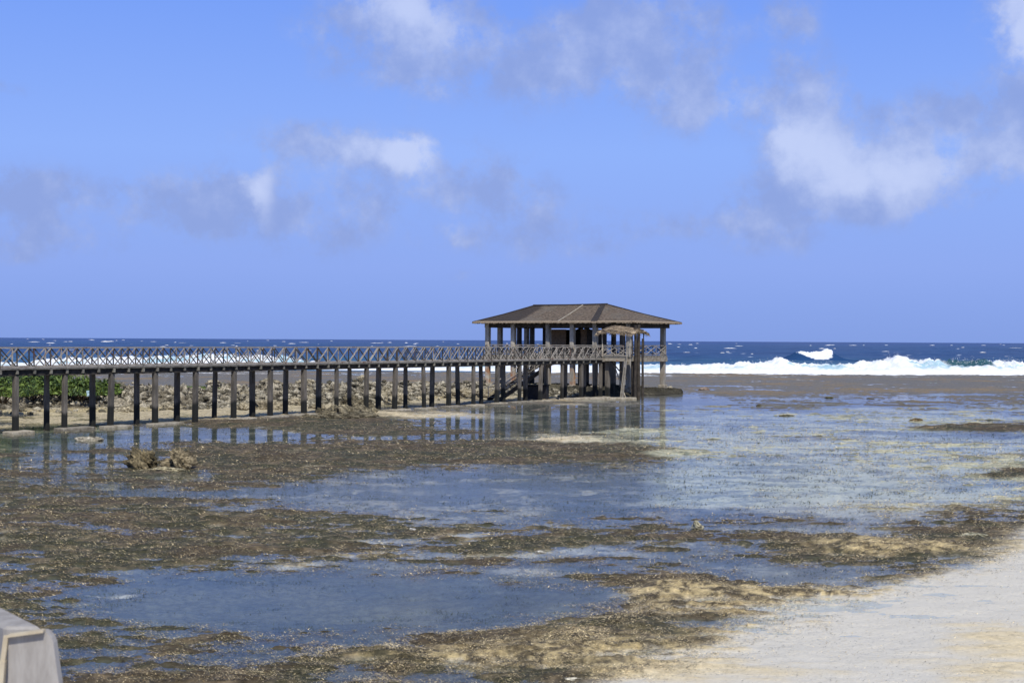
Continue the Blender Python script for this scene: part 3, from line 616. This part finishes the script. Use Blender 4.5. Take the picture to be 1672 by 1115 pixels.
# ------------------------------------------------------------------ boardwalk
TH = math.radians(33.9)
CX, CY = 6.0, 133.0
def UV(u, v): return (CX + u*math.cos(TH) + v*math.sin(TH), CY - u*math.sin(TH) + v*math.cos(TH))
DECK = 3.24; U1 = 9.1; U0 = 7.4; VA = -84.0; VB = -10.7
ou, ov = (U0+U1)/2, -40.0
bx_, by_ = UV(ou, ov)
pier = empty('boardwalk', (bx_, by_, 0), -TH, 'long raised timber boardwalk on concrete posts crossing to the pavilion', 'boardwalk')
def L(u, v, z): return (u-ou, v-ov, z)
def lbox(mb, u0, u1, v0, v1, z0, z1): return mb.box(u0-ou, u1-ou, v0-ov, v1-ov, z0, z1)
# deck: boards with gaps and a slightly wavy edge
d = MB(); v = VA
while v < VB:
    wv_ = rng(.17, .20); e1, e0 = rng(-.02, .02), rng(-.02, .02); dz = rng(-.008, .008)
    lbox(d, U0-.12+e0, U1+.12+e1, v, min(v+wv_, VB), DECK-.05+dz, DECK+dz); v += wv_+.012
tag(d.build('deck', M['deck'], pier))
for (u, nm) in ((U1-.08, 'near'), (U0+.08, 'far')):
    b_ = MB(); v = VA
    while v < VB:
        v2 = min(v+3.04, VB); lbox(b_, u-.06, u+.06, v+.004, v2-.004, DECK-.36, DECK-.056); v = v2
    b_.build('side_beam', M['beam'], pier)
v = VA + .3; js = 0
k0 = -68.6
jl = []
v = k0 - 15*1.0133
while v < VB-.2:
    if v > VA: jl.append(v)
    v += 1.0133
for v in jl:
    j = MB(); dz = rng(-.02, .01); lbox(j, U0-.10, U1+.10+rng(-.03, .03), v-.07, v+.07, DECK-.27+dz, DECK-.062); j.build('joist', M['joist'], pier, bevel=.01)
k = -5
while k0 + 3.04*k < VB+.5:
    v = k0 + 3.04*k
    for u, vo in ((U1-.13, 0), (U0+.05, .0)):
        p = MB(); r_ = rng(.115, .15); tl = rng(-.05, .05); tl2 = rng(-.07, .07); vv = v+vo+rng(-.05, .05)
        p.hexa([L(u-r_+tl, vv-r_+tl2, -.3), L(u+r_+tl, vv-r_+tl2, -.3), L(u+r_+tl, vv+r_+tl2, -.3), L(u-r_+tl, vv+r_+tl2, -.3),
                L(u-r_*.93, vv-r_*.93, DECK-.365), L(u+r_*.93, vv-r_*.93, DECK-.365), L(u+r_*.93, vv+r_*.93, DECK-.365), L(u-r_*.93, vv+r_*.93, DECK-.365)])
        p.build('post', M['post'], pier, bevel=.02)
    if k > -2 and k not in (4, 9):
        p = MB(); l_ = rng(.6, 1.1); s0 = rng(-.5, .5); zt = rng(.10, .18); a_, b2 = rng(-.05, .05), rng(-.05, .05)
        u = U1+.15
        p.hexa([L(u-.35, v+s0-l_, -.1), L(u+.42+a_, v+s0-l_, -.1), L(u+.42+b2, v+s0+l_, -.1), L(u-.35, v+s0+l_, -.1), L(u-.35, v+s0-l_, zt), L(u+.42+a_, v+s0-l_, zt-.02), L(u+.42+b2, v+s0+l_, zt), L(u-.35, v+s0+l_, zt+.02)])
        p.build('footing_slab', M['slab'], pier, bevel=.03)
    k += 1
# cross bearer joining each pair of posts
# railings
def railing(u, near):
    r_ = MB(); v = VA
    zt = DECK+1.08
    pts = []
    v = VA
    while v < VB:
        v2 = min(v+rng(2.8, 3.3), VB); lbox(r_, u-.045, u+.045, v, v2-.01, zt-.06+rng(-.012, .012), zt); v = v2
    rail = r_.build('railing', M['rail'], pier)
    kr = MB(); v = VA
    while v < VB:
        v2 = min(v+rng(2.8, 3.3), VB); a_ = rng(-.02, .02); lbox(kr, u-.03, u+.03, v, v2-.01, DECK+.03+a_, DECK+.12+a_); v = v2
    kr.build('kick_rail', M['rail'], rail)
    vs = jl + [VB]
    for i, v in enumerate(vs):
        if len(vs)-i > 99: continue
        up = MB(); up.bar(L(u+rng(-.01,.01), v, DECK+.004), L(u, v+rng(-.03, .03), zt-.062), .055, .055); up.build('upright', M['rail'] if random.random() < .35 else M['rail_dark'], rail)
        if i+1 < len(vs):
            v2 = vs[i+1]; cb = MB(); g = .05
            du = .035
            if random.random() > .06: cb.bar(L(u-du, v+g, zt-.08), L(u-du, v2-g, DECK+.13), .03, .06)
            c1 = cb.build('cross_brace', M['rail_dark'], rail) if cb.v else None
            cb = MB()
            if random.random() > .06:
                cb.bar(L(u+du, v+g+rng(-.03,.03), DECK+.13), L(u+du, v2-g, zt-.08), .03, .06); cb.build('slant_brace', M['rail'], rail)
railing(U1+.02, True); railing(U0-.02, False)

# ------------------------------------------------------------------ pavilion
pav = empty('pavilion', (CX, CY, 0), -TH, 'open stilt pavilion with a wide brown hipped roof at the end of the boardwalk', 'pavilion')
FL = 3.46
d = MB(); d.box(-7.75, 7.62, -4.05, 3.72, FL-.16, FL); d.build('floor', M['deck'], pav)
for nm, bxx in (('edge_beam', (-7.8, 7.42, -4.1, -3.85, FL-.52, FL-.165)), ('edge_beam', (7.43, 7.64, -4.1, 3.75, FL-.55, FL-.165)), ('edge_beam', (-7.8, 7.42, 3.52, 3.74, FL-.52, FL-.165)), ('edge_beam', (-8.0, -7.81, -4.1, 3.75, FL-.52, FL-.165))):
    b_ = MB(); b_.box(*bxx); b_.build(nm, M['concrete_beam'], pav, bevel=.01)
fl = MB()
for i in range(13): fl.box(-7.5+i*1.2, -7.38+i*1.2, -3.84, 3.5, FL-.42, FL-.165)
fl.build('floor_joists', M['beam'], pav)
EZ = 6.48; A_, B_ = 8.65, 4.6
ridge0, ridge1, RZ = -4.7, 3.25, 8.12
def col_at(x, vv):                       # u where the view line through column x meets the row v = vv
    s = (x-836)/F
    # (CX + u c + v s_) = s*(CY - u s_ + v c)
    c, sn = math.cos(TH), math.sin(TH)
    return (s*(CY+vv*c) - CX - vv*sn)/(c + s*sn)
cols = [(x, -3.55, 'column') for x in (796.7, 838.5, 895.5, 935, 972, 1027)] + [(816.5, -1.2, 'column'), (860, 3.4, 'column')]
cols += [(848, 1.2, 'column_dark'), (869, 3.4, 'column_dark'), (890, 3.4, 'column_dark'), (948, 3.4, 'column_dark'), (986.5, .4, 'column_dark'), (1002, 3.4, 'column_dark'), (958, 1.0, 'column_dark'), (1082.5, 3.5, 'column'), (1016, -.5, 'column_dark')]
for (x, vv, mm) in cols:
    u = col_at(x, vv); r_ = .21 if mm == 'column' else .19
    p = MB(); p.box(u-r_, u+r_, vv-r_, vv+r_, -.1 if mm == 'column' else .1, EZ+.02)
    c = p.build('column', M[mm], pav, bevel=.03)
    if mm == 'column': 
        p = MB(); p.box(u-r_-.12, u+r_+.12, vv-r_-.12, vv+r_+.12, .0, .75); p.build('column_base', M['concrete_beam'], c, bevel=.04)
# roof shell
ro = MB()
def roof_face(pts, nu=26, nv=10):        # pts: eave a, eave b, ridge b, ridge a
    a, b2, c2, d2 = [Vector(p) for p in pts]; rows = []
    for j in range(nv+1):
        t_ = j/nv; row = []
        for i in range(nu+1):
            s2 = i/nu; p = (a.lerp(b2, s2)).lerp(d2.lerp(c2, s2), t_)
            zj = 0 if j in (0, nv) or i in (0, nu) else rng(-.022, .022)
            sag = -.05*math.sin(math.pi*t_)
            row.append(len(ro.v)); ro.v.append((p.x, p.y, p.z+zj+sag))
        rows.append(row)
    for j in range(nv):
        for i in range(nu): ro.f.append([rows[j][i], rows[j][i+1], rows[j+1][i+1], rows[j+1][i]])
R0 = (ridge0, 0, RZ-.03); R1 = (ridge1, 0, RZ+.02)
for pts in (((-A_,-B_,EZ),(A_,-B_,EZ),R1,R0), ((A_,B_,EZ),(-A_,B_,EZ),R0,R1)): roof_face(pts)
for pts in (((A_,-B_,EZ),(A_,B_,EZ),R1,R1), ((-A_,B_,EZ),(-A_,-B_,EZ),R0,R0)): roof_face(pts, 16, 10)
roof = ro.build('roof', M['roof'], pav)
so = MB(); q = .04
so.poly([(-A_+q,-B_+q,EZ-.14),(A_-q,-B_+q,EZ-.14),(A_-q,B_-q,EZ-.14),(-A_+q,B_-q,EZ-.14)]); so.build('soffit', M['darkwood'], roof)
fa = MB()                                # ragged pale edge of the thatch
def fringe(p, q_, nx, ny, z):
    n_ = int(math.dist(p, q_)/.14)
    for i in range(n_):
        t0, t1 = i/n_, (i+1)/n_; a = [p[0]+(q_[0]-p[0])*t0, p[1]+(q_[1]-p[1])*t0]; b2 = [p[0]+(q_[0]-p[0])*t1, p[1]+(q_[1]-p[1])*t1]
        o1 = rng(.02, .09); dz = rng(.07, .15)
        fa.hexa([(a[0], a[1], z-dz), (b2[0], b2[1], z-dz), (b2[0]+nx*o1, b2[1]+ny*o1, z-dz), (a[0]+nx*o1, a[1]+ny*o1, z-dz), (a[0]-nx*.25, a[1]-ny*.25, z+.105), (b2[0]-nx*.25, b2[1]-ny*.25, z+.105), (b2[0]+nx*o1, b2[1]+ny*o1, z+.0), (a[0]+nx*o1, a[1]+ny*o1, z+.0)])
fringe((-A_,-B_), (A_,-B_), 0, -1, EZ); fringe((A_,-B_), (A_,B_), 1, 0, EZ); fringe((-A_,B_), (A_,B_), 0, 1, EZ); fringe((-A_,-B_), (-A_,B_), -1, 0, EZ)
fa.build('thatch_edge', M['thatch'], roof)
bm_ = MB()
bm_.box(-7.6, 7.6, -3.72, -3.38, EZ-.50, EZ-.145); bm_.build('roof_beam', M['darkwood'], pav)
bm_ = MB(); bm_.box(-7.6, 7.6, 3.38, 3.72, EZ-.50, EZ-.145); bm_.build('roof_beam', M['darkwood'], pav)
bm_ = MB(); bm_.box(7.61, 7.85, -3.72, 3.72, EZ-.50, EZ-.145); bm_.build('roof_beam', M['darkwood'], pav)
bm_ = MB(); bm_.box(-7.85, -7.61, -3.72, 3.72, EZ-.50, EZ-.145); bm_.build('roof_beam', M['darkwood'], pav)
def on_front(u, t_, lift):               # point on the front slope: t_ 0 at the eave, 1 at the ridge
    return (u, -B_ + t_*B_, EZ + t_*(RZ-EZ) + lift - .05*math.sin(math.pi*t_))
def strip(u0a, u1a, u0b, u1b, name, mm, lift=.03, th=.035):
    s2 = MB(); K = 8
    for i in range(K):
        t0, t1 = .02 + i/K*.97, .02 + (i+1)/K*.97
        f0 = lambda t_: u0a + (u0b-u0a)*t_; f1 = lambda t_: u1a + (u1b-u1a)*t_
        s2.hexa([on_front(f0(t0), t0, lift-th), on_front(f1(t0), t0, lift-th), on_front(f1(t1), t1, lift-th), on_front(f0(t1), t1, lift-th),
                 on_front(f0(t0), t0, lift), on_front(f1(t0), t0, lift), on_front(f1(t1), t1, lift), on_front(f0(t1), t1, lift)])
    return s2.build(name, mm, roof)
M['darkthatch'] = rough_mat('dark thatch', (.022,.02,.02), (.05,.042,.038), 6, .95)  # near-black tone for the slanted front strip and the caps
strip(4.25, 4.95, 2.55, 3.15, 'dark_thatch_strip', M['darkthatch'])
strip(.70, .80, .70, .80, 'roof_batten', M['palewood'], .06, .05)
rc = MB(); rc.tube([(ridge0-.1, 0, RZ), ((ridge0+ridge1)/2, 0, RZ+.0), (ridge1+.1, 0, RZ+.04)], [.10, .09, .10], 8); rc.build('ridge_cap', M['darkthatch'], roof)
for (uc, vc, R_) in ((A_, B_, R1), (-A_, -B_, R0), (-A_, B_, R0)):
    h_ = MB(); h_.tube([(uc, vc, EZ+.02), tuple((Vector((uc, vc, EZ))+Vector(R_))/2+Vector((0,0,-.02))), (R_[0], R_[1], R_[2]+.03)], [.06, .05, .07], 6)
    h_.build('hip_cap', M['roof'] if (uc > 0 and vc < 0) else M['darkthatch'], roof)
# enclosed kiosk under the roof
def wallp(u0, u1, v0, v1, z0, z1, mm='panel'):
    w_ = MB(); n_ = max(1, int(max(u1-u0, v1-v0)/.45))
    for i in range(n_):
        if u1-u0 > v1-v0: w_.box(u0+(u1-u0)*i/n_, u0+(u1-u0)*(i+1)/n_-.02, v0, v1, z0, z1)
        else: w_.box(u0, u1, v0+(v1-v0)*i/n_, v0+(v1-v0)*(i+1)/n_-.02, z0, z1)
    return w_.build('wall_panel', M[mm], pav)
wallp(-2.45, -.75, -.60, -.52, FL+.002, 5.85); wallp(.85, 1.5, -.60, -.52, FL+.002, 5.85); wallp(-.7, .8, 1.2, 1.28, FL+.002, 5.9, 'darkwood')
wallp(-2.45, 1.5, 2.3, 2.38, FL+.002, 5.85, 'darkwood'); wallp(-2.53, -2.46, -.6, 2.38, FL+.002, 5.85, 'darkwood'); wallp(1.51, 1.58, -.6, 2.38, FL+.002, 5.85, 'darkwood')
wallp(3.75, 4.35, 1.6, 1.68, FL+.002, 5.9)
# railings of the pavilion
def xrail(pts, name, mm, per=1.2, h=.92, z=FL, parent=pav, th=.05):
    (a, b2) = pts; n_ = max(1, round(math.dist(a, b2)/per)); P_ = lambda t_, zz: (a[0]+(b2[0]-a[0])*t_, a[1]+(b2[1]-a[1])*t_, zz)
    r_ = MB(); r_.bar(P_(0, z+h), P_(1, z+h), .07, .06); r_.bar(P_(0, z+.12), P_(1, z+.12), .05, .06)
    rail = r_.build(name, mm, parent)
    for i in range(n_+1):
        u_ = MB(); u_.bar(P_(i/n_, z+.003), P_(i/n_, z+h-.032), th, th); u_.build('upright', mm, rail)
    for i in range(n_):
        x_ = MB(); e = .03/ max(.1, math.dist(a, b2))
        nx, ny = (b2[1]-a[1]), -(b2[0]-a[0]); l_ = math.hypot(nx, ny); nx, ny = nx/l_*.03, ny/l_*.03
        q1 = P_(i/n_+e, z+.15); q2 = P_((i+1)/n_-e, z+h-.03); q3 = P_(i/n_+e, z+h-.03); q4 = P_((i+1)/n_-e, z+.15)
        x_.bar((q1[0]+nx, q1[1]+ny, q1[2]), (q2[0]+nx, q2[1]+ny, q2[2]), .03, .06); x_.bar((q3[0]-nx, q3[1]-ny, q3[2]), (q4[0]-nx, q4[1]-ny, q4[2]), .03, .06)
        x_.build('cross_brace', mm, rail)
xrail(((-7.6, -3.95), (7.3, -3.95)), 'railing', M['rail'])
xrail(((-7.6, 3.62), (7.4, 3.62)), 'railing', M['rail_dark'], 1.25)
xrail(((-7.65, -3.8), (-7.65, 3.5)), 'railing', M['rail_dark'])
xrail(((7.55, 3.6), (7.55, -2.2)), 'railing', M['rail'], 2.0)
# landing between boardwalk and pavilion
ld = MB(); ld.box(7.2, 11.75, -10.68, -9.1, FL-.14, FL); ld.build('landing_floor', M['deck'], pav)
ld = MB(); ld.box(7.2, 9.3, -9.09, -4.16, FL-.14, FL); ld.build('landing_floor', M['deck'], pav)
for bxx in ((7.2, 11.8, -10.8, -10.6, FL-.34, FL-.145), (11.56, 11.76, -10.59, -9.1, FL-.34, FL-.145), (9.12, 9.3, -9.09, -4.16, FL-.4, FL-.145)):
    b_ = MB(); b_.box(*bxx); b_.build('landing_beam', M['concrete_beam'], pav)
xrail(((9.15, -10.7), (11.7, -10.7)), 'railing', M['palewood'], 1.27, .85)
xrail(((11.7, -10.6), (11.7, -9.2)), 'railing', M['rail'], 1.4, .85)
for (u, v) in ((9.3, -10.2), (7.5, -9.2), (11.3, -9.3), (9.1, -7.4), (9.0, -5.0), (7.5, -6.2)):
    p = MB(); p.box(u-.17, u+.17, v-.17, v+.17, -.2, FL-.41 if v > -9 else FL-.35); p.build('landing_post', M['post'], pav, bevel=.02)
p = MB(); p.bar((11.2, -10.5, .1), (9.5, -9.6, FL-.45), .07, .07); p.build('prop', M['palewood'], pav)
p = MB(); p.bar((11.3, -10.45, 1.6), (9.7, -10.3, FL-.36), .08, .08); p.build('prop', M['darkwood'], pav)
p = MB(); p.bar((11.15, -10.9, .1), (11.6, -10.95, 3.9), .12, .12, .09); p.build('prop', M['palewood'], pav)
p = MB(); p.bar((11.0, -10.95, .1), (11.35, -10.9, 3.2), .10, .10, .07); p.build('prop', M['palewood'], pav)

# small thatched canopy on poles over the landing
c0 = UV(10.45, -9.7)
can = empty('thatched_canopy', (c0[0], c0[1], FL), -TH, 'small ragged palm-thatch canopy on poles over the boardwalk landing', 'canopy')
th_ = MB(); K1, K2 = 16, 10
def cz(i, j):
    s2 = i/K1*2-1; t2 = j/K2*2-1
    return 2.62 - .32*abs(t2)**1.3 - (.20*max(0, s2+.4)**1.2 if s2 > -.4 else .55*(-s2-.4)**1.1)
rows = []
for lay in (0, 1):
    g = []
    for j in range(K2+1):
        g.append([])
        for i in range(K1+1):
            g[j].append(len(th_.v)); ed = (i in (0, K1)) or (j in (0, K2))
            th_.v.append(((i/K1*2-1)*1.7 + (rng(-.12,.12) if ed else 0), (j/K2*2-1)*1.5 + (rng(-.12,.12) if ed else 0), cz(i, j) - .14*lay + rng(-.03, .03)))
    for j in range(K2):
        for i in range(K1): th_.f.append([g[j][i], g[j][i+1], g[j+1][i+1], g[j+1][i]])
    rows.append(g)
for j in range(K2):
    for i in (0, K1): th_.f.append([rows[0][j][i], rows[0][j+1][i], rows[1][j+1][i], rows[1][j][i]])
for i in range(K1):
    for j in (0, K2): th_.f.append([rows[0][j][i], rows[0][j][i+1], rows[1][j][i+1], rows[1][j][i]])
roofc = th_.build('thatch', M['thatch'], can)
fr_ = MB()
for k in range(900):
    if random.random() < .6: a = rng(-1.72, 1.72); b2 = random.choice([-1, -1, 1])*1.5; dirv = (rng(-.1,.1), math.copysign(.10, b2))
    else: a = random.choice([-1, 1])*1.7; b2 = rng(-1.5, 1.5); dirv = (math.copysign(.10, a), rng(-.1,.1))
    i = (a/1.7+1)/2*K1; j = (b2/1.5+1)/2*K2; z = cz(i, j)-rng(0, .1); l_ = rng(.10, .30)
    a -= dirv[0]*1.5; b2 -= dirv[1]*1.5
    fr_.poly([(a-.018, b2, z), (a+.018, b2, z), (a+dirv[0]*3+.006, b2+dirv[1]*3, z-l_), (a+dirv[0]*3-.006, b2+dirv[1]*3, z-l_)])
for k in range(1400):
    a = rng(-1.65, 1.65); b2 = rng(-1.45, 1.4); i = (a/1.7+1)/2*K1; j = (b2/1.5+1)/2*K2; z = cz(i, j)+rng(.0, .07); sg_ = -1 if b2 < 0 else 1
    fr_.poly([(a-.02, b2, z), (a+.02, b2, z), (a+rng(-.06,.06), b2+sg_*.28, z-.02)])
fr_.build('loose_fronds', M['thatch'], roofc)
for (a, b2, mm, r_) in ((-1.3, -1.15, 'palewood', .045), (-1.5, 1.1, 'darkwood', .06), (1.45, -.95, 'darkwood', .06), (1.45, 1.0, 'darkwood', .05), (1.35, -1.2, 'palewood', .035)):
    p = MB(); p.tube([(a, b2, .003), (a+.02, b2, 1.0), (a-.02, b2, cz((a/1.7+1)/2*K1, (b2/1.5+1)/2*K2)-.16)], [r_, r_*.95, r_*.9], 7); p.build('pole', M[mm], can)
# bundle of tall dark timber piles at the landing corner
for i, (x, top, r_) in enumerate([(1037.5, 6.1, .13), (1043, 6.15, .15), (1049.5, 5.0, .10), (1033, 3.1, .11)]):
    Y = 118.0 + .4*(i % 2); X = (x-836)/F*Y
    p = MB(); p.tube([(0, 0, -.2), (rng(-.03,.03), 0, 1.5), (rng(-.03,.03), 0, 3.4), (0, 0, top)], [r_*1.05, r_, r_*.95, r_*.85], 8)
    o = p.build('timber_pile', M['darkwood']); o.location = (X, Y, 0)
    tag(o, ['thick dark pile at the left of the tall cluster beside the landing', 'tallest dark pile, second from left in the cluster beside the landing', 'slender dark pile at the right of the cluster beside the landing', 'short dark pile left of the tall cluster, ending below the landing'][i], 'pile', 'timber piles at the landing corner')

# stairs behind the boardwalk down to the rocks
sx_, sy_ = UV(6.2, -17)
st = empty('staircase', (sx_, sy_, 0), -TH, 'steep wooden stair with a light rail going down from the deck behind the boardwalk', 'staircase')
va, vb = -5.6, 2.2; za, zb = .1, DECK-.3
for uu in (-.5, .5):
    s2 = MB(); s2.bar((uu, va, za), (uu, vb, zb), .07, .34); s2.build('stringer', M['darkwood'], st)
    r_ = MB(); r_.bar((uu, va, za+1.0), (uu, vb, zb+1.0), .05, .06); 
    for k in range(7): t_ = k/6*.98+.01; r_.bar((uu+.0, va+(vb-va)*t_, za+(zb-za)*t_+.17), (uu, va+(vb-va)*t_, za+(zb-za)*t_+.97), .04, .04)
    r_.bar((uu, va, za+.55), (uu, vb, zb+.55), .035, .04)
    r_.build('stair_rail', M['rail'], st)
for k in range(12):
    t_ = (k+.5)/12; v = va+(vb-va)*t_; z = za+(zb-za)*t_+.12; s2 = MB(); s2.box(-.46, .46, v-.14, v+.14, z, z+.04); s2.build('tread', M['deck'], st)
# brace post of the stairs top: small platform
s2 = MB(); s2.box(-.55, 1.05, vb+.05, vb+1.3, DECK-.14, DECK-.055); s2.build('stair_landing', M['deck'], st)

# black tank and its concrete block under the pavilion
X, Y = px(880, 651, .1)
tk = empty('storage_tank', (X, Y, 0), -TH*.4, 'black box-shaped tank standing on the rocks under the pavilion', 'tank')
b_ = MB(); b_.box(-.85, .75, -.5, .5, .0, 1.15); b_.build('body', M['blackbox'], tk, bevel=.05)
b_ = MB(); b_.box(-.92, .82, -.57, .57, 1.152, 1.24); b_.build('lid', M['blackbox'], tk, bevel=.02)
X, Y = px(864, 650, .1)
b_ = MB(); b_.box(-.42, .42, -.4, .4, .0, 1.0); b_.box(-.46, .46, -.44, .44, 1.0, 1.12)
o = b_.build('concrete_block', M['slab'], bevel=.03); o.location = (X, Y+.3, 0)
tag(o, 'square grey concrete block standing left of the black tank', 'block')
# broken slabs lying at the water's edge near the pavilion
for i, (x, y, l_, w_, rz, lab) in enumerate([(968,652,1.3,.35,.10,'broken pale slab lying at the water\'s edge, left one of the two near the pavilion'), (1008,651,1.6,.25,.0,'long thin pale plank-like slab at the water\'s edge in front of the pavilion piles'), (1098,640,1.0,.4,.0,'flat dark slab reaching into the water at the pavilion\'s right foot'), (938,652,1.2,.3,.3,'tilted pale log-like slab left of the broken slabs near the pavilion')]):
    X, Y = px(x, y, .05); b_ = MB(); b_.hexa([(-l_,-w_,-.1),(l_,-w_*.7,-.1),(l_,w_,-.1),(-l_,w_*.8,-.1),(-l_,-w_,.14),(l_,-w_*.7,.18),(l_,w_,.2),(-l_,w_*.8,.16)])
    o = b_.build('broken_slab', M['slab'] if i != 2 else M['darkwood'], bevel=.04); o.location = (X, Y, 0); o.rotation_euler = (0, rng(-.04, .04), rz); tag(o, lab, 'slab')

# ------------------------------------------------------------------ near wooden railing corner at the bottom left
def fp(zx, zy, Y): xx = zx/6.967; yy_ = 960 + zy/6.967; return ((xx-836)/F*Y, EYE - (yy_-551)/F*Y)
post = empty('wooden_railing', (-1.0, 3.0, 0), 0, 'silvered timber railing post and rail with pale worn edges, close up at bottom left', 'railing')
outl = [(112,548),(300,520),(520,486),(560,510),(600,560),(625,620),(655,850),(690,1080),(705,1300),(700,5600),(110,5600),(112,1300)]
pts = [fp(a, b2, 3.0) for a, b2 in outl]
b_ = MB(); n_ = len(pts)
b_.poly([(p[0]+1.0, 0, max(p[1], 0)) for p in pts]); b_.poly([(p[0]+1.0, .026, max(p[1], 0)) for p in pts][::-1])
for i in range(n_):
    a, b2 = pts[i], pts[(i+1) % n_]; b_.poly([(a[0]+1.0, 0, max(a[1],0)), (a[0]+1.0, .026, max(a[1],0)), (b2[0]+1.0, .026, max(b2[1],0)), (b2[0]+1.0, 0, max(b2[1],0))])
b_.build('post', M['greywood'], post, bevel=.002)
def lf(a, b2, y=0.0): p = fp(a, b2, 3.0); return Vector((p[0]+1.0, y, p[1]))
e = MB(); 
e.bar(lf(130, 530, -.004), lf(528, 474, -.004), .02, .0055); e.bar(lf(96, 535, -.002), lf(60, 820, -.002), .010, .010); e.bar(lf(60, 820, -.002), lf(20, 1300, -.002), .012, .016)
e.build('worn_edge', M['rawwood'], post)
b_ = MB()
a = lf(520, 470, .03); zt = a.z
p0 = Vector((a.x+.0, .012, 0)); p1 = Vector((-1.75, 2.2, 0))
dd = (p1-p0).normalized(); nn_ = Vector((-dd.y, dd.x, 0))
if nn_.x > 0: nn_ = -nn_
q0 = lf(112, 500, .0)
b_.hexa([(a.x-.015,.030,zt-.125),(q0.x-.02,.030,zt-.125),(q0.x-.02-1.7,2.3,zt-.125),(a.x-1.7,2.3,zt-.125),(a.x-.015,.030,zt),(q0.x-.02,.030,zt),(q0.x-.02-1.7,2.3,zt),(a.x-1.7,2.3,zt)])
b_.build('rail', M['greywood'], post, bevel=.006)
